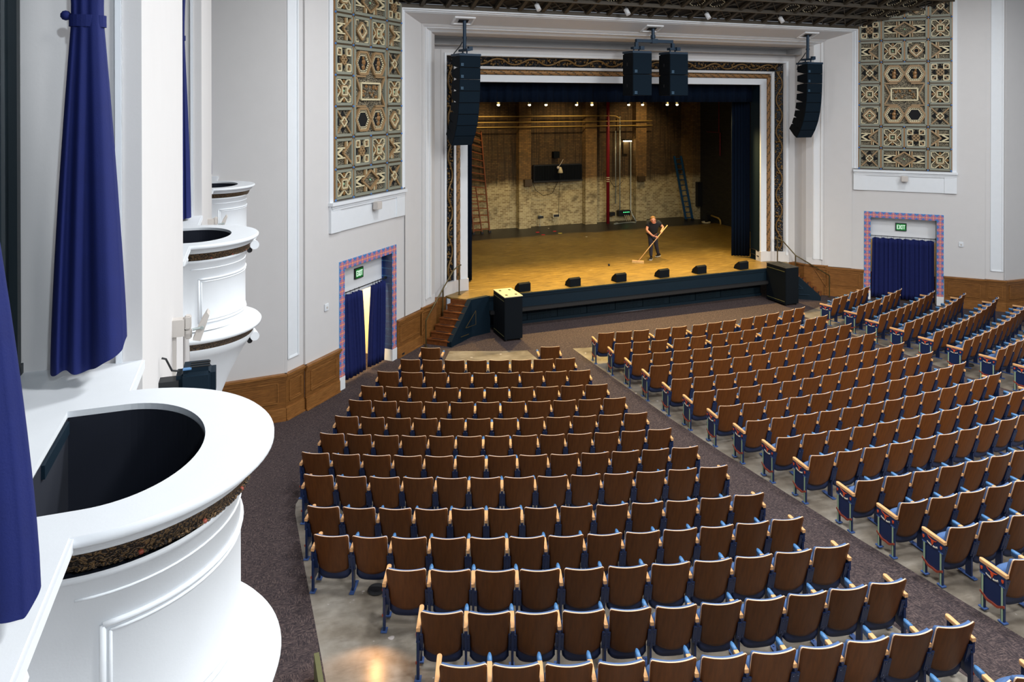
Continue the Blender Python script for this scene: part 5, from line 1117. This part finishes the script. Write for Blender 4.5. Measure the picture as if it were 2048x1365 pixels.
m=MB(); m.ball((-.02,-.42,1.64),.105,14,None,(.9,1.12,1.12)); m.ball((-.03,-.535,1.60),.022,8,None,(.8,1,1.3)); m.ball((-.12,-.40,1.63),.025,6,None,(.5,.8,1.3)); m.ball((.08,-.40,1.63),.025,6,None,(.5,.8,1.3)); m.ball((-.02,-.47,1.545),.05,8)
h=m.build('head','skin',P0,smooth=True)
m=MB()
for sx in (-.045,.035): m.ball((sx-.02,-.525,1.635),.013,6)
m.build('eye','black',h); m=MB(); m.box((-.05,-.532,1.555),(.015,-.518,1.563)); m.build('mouth','tape_red',h)
m=MB(); m.ball((-.02,-.39,1.69),.112,14,None,(.95,1.12,.85)); m.build('hair','hair',P0,smooth=True)
for (x,y,rz) in ((-.01,.02,-.3),(.37,.44,-.7)):
    m=MB(); z=.0 if x<.1 else .03; c,s_=math.cos(rz),math.sin(rz); Q=lambda a,b,zz:(x+a*c-b*s_,y+a*s_+b*c,z+zz)
    m.hexa([Q(-.05,-.18,.02),Q(.05,-.18,.02),Q(.05,.09,.02),Q(-.05,.09,.02)],[Q(-.038,-.14,.07),Q(.038,-.14,.07),Q(.04,.07,.12),Q(-.04,.07,.12)]); b=m.build('shoe','shoe',P0); m=MB(); m.hexa([Q(-.054,-.19,0),Q(.054,-.19,0),Q(.054,.095,0),Q(-.054,.095,0)],[Q(-.054,-.19,.025),Q(.054,-.19,.025),Q(.054,.095,.025),Q(-.054,.095,.025)]); m.build('sole','sole',b)
hb,ht=Vector((-.66,-.66,.05)),Vector((.56,-.36,1.42)); hd=(ht-hb).normalized()
for name,wr,t in (('hand',V[9],.66),('hand',V[13],.80)):
    c=hb.lerp(ht,t); w=Vector(wr); ax=(c-w); m=MB(); m.tube([w,w.lerp(c,.5)+Vector((0,.02,0)),c+Vector((0,.03,0))],[.034,.04,.036],8)
    e1=hd.cross(Vector((0,0,1))).normalized(); e2=hd.cross(e1)
    for k in range(4):
        o_=c+hd*(-.033+.022*k); m.tube([o_+(e1*math.cos(a)+e2*math.sin(a))*.026 for a in [i*.55-.3 for i in range(7-(k in(0,3)))]],.0095,6)
    m.tube([c-hd*.045+e2*.03,c-hd*.02-e1*.028,c+hd*.02-e1*.026-e2*.012],[.011,.011,.008],6); m.build(name,'skin',P0,smooth=True)
br=empty('push_broom',(2.23,25.02,STAGE),-YAW); tag(br,'wide push broom with long pale handle held by the sweeping person','broom')
m=MB(); m.cyl(tuple(hb),tuple(ht),.016,10); m.build('handle','pale_wood',br,smooth=True)
m=MB(); m.bar((-.86,-.60,.075),(-.44,-.74,.075),.08,.05); m.build('block','pale_wood',br)
m=MB(); rnd=random.Random(3)
for i in range(60):
    t=i/59; x,y=-.86+.42*t,-.60-.14*t
    for o_ in (-.025,0,.025): m.bar((x-o_*.3,y-o_,.055),(x-o_*.4+rnd.uniform(-.006,.006),y-o_*1.3,.002),.010,.010)
o=m.build('bristles','bristle',br); o['kind']='stuff'
# ---------------------------------------------------------------- light
W=bpy.data.worlds.new('World'); S.world=W; W.use_nodes=True; W.node_tree.nodes['Background'].inputs[0].default_value=(.80,.88,1,1); W.node_tree.nodes['Background'].inputs[1].default_value=WORLD
def light(name,typ,loc,energy,color,size=1,target=None,**kw):
    L=bpy.data.lights.new(name,typ); L.energy=energy; L.color=color
    if typ=='AREA': L.size=size
    else: L.shadow_soft_size=size
    for k,v in kw.items(): setattr(L,k,v)
    o=bpy.data.objects.new(name,L); COL.objects.link(o); o.location=loc
    if target is not None: o.rotation_euler=(Vector(target)-Vector(loc)).to_track_quat('-Z','Y').to_euler()
    return o
COOL=(.97,.985,1)
for x,kx in ((-8,1.15),(0,.95),(8,.72)):
    for y,ky in ((1.5,1.1),(8,1),(14.5,.6)): light('house_and_fill_light','AREA',(x,y,4.6),HOUSE*kx*ky,COOL,1.2)
for x,y in ((-9,-5),(0,-6),(9,-5)): light('house_and_fill_light','AREA',(x,y,4.4),REAR_FILL,COOL,1.5,(x-2,8,-2))  # added fill lights behind the camera, not known lamps of the hall
for x in (-3,7): light('rear_fill_spot','SPOT',(x,-4,4.3),SEAT_FILL,(1,.86,.66),.25,(x*.3+1.5,17.6,-6.8),spot_size=math.radians(36),spot_blend=1)  # added warm spots, unseen, to lift the far seats and front carpet
light('box_fill_light','AREA',(-12.0,-4.5,3.0),BOX_FILL,(.82,.92,1),.3,(-14.2,5,.3),spread=math.radians(60))  # added fill from behind the camera to brighten the box recesses
for x in (-4.6,-1.4,1.8,5): light('stage_backlight','SPOT',(x,25.05,.2),BACK,(1,.69,.24),.12,(x*.95-.6,21.2,-7.4),spot_size=math.radians(84),spot_blend=1)
for x in (-3.2,1,5): light('stage_batten','AREA',(x,27.6,.3),STG,(1,.7,.2),.6,(x*.8-.6,25.6,STAGE))
for x in (-2.5,2.0,6.3): light('wall_wash','SPOT',(x,31.0,.2),WASH,(1,.72,.36),.15,(x+.1,33.7,-2.6),spot_size=math.radians(95),spot_blend=.8)
for s in (-1,1):
    fr,xf=wing(s); M=Matrix.Translation(fr[0])@Matrix.Rotation(fr[1],4,'Z'); p=M@xf((1.5,-1.5,-5.0)); light('corridor_lamp','POINT',p,150 if s<0 else 8,(1,.86,.62),.15)
light('aisle_glow','SPOT',(-11.62,9.55,ZT[12]-.90+.42),22,(1,.48,.16),.03,(-12.0,8.6,ZT[13]-.90),spot_size=math.radians(120),spot_blend=.7)
# ---------------------------------------------------------------- camera
cam=bpy.data.cameras.new('camera'); co=bpy.data.objects.new('camera',cam); COL.objects.link(co); co.location=(CAMX,0,0); co.rotation_euler=(PI/2-PIT,0,-YAW)
cam.sensor_width=36; cam.lens=F_/2048*36; cam.shift_y=-(682.5-CYP)/2048; cam.clip_start=.05; cam.clip_end=200; S.camera=co
for o in list(S.objects):
    if o.parent is None: o.location.z-=FLOOR
S.view_settings.view_transform='Standard'; S.view_settings.look='None'; S.view_settings.exposure=EXPO; S.view_settings.gamma=1
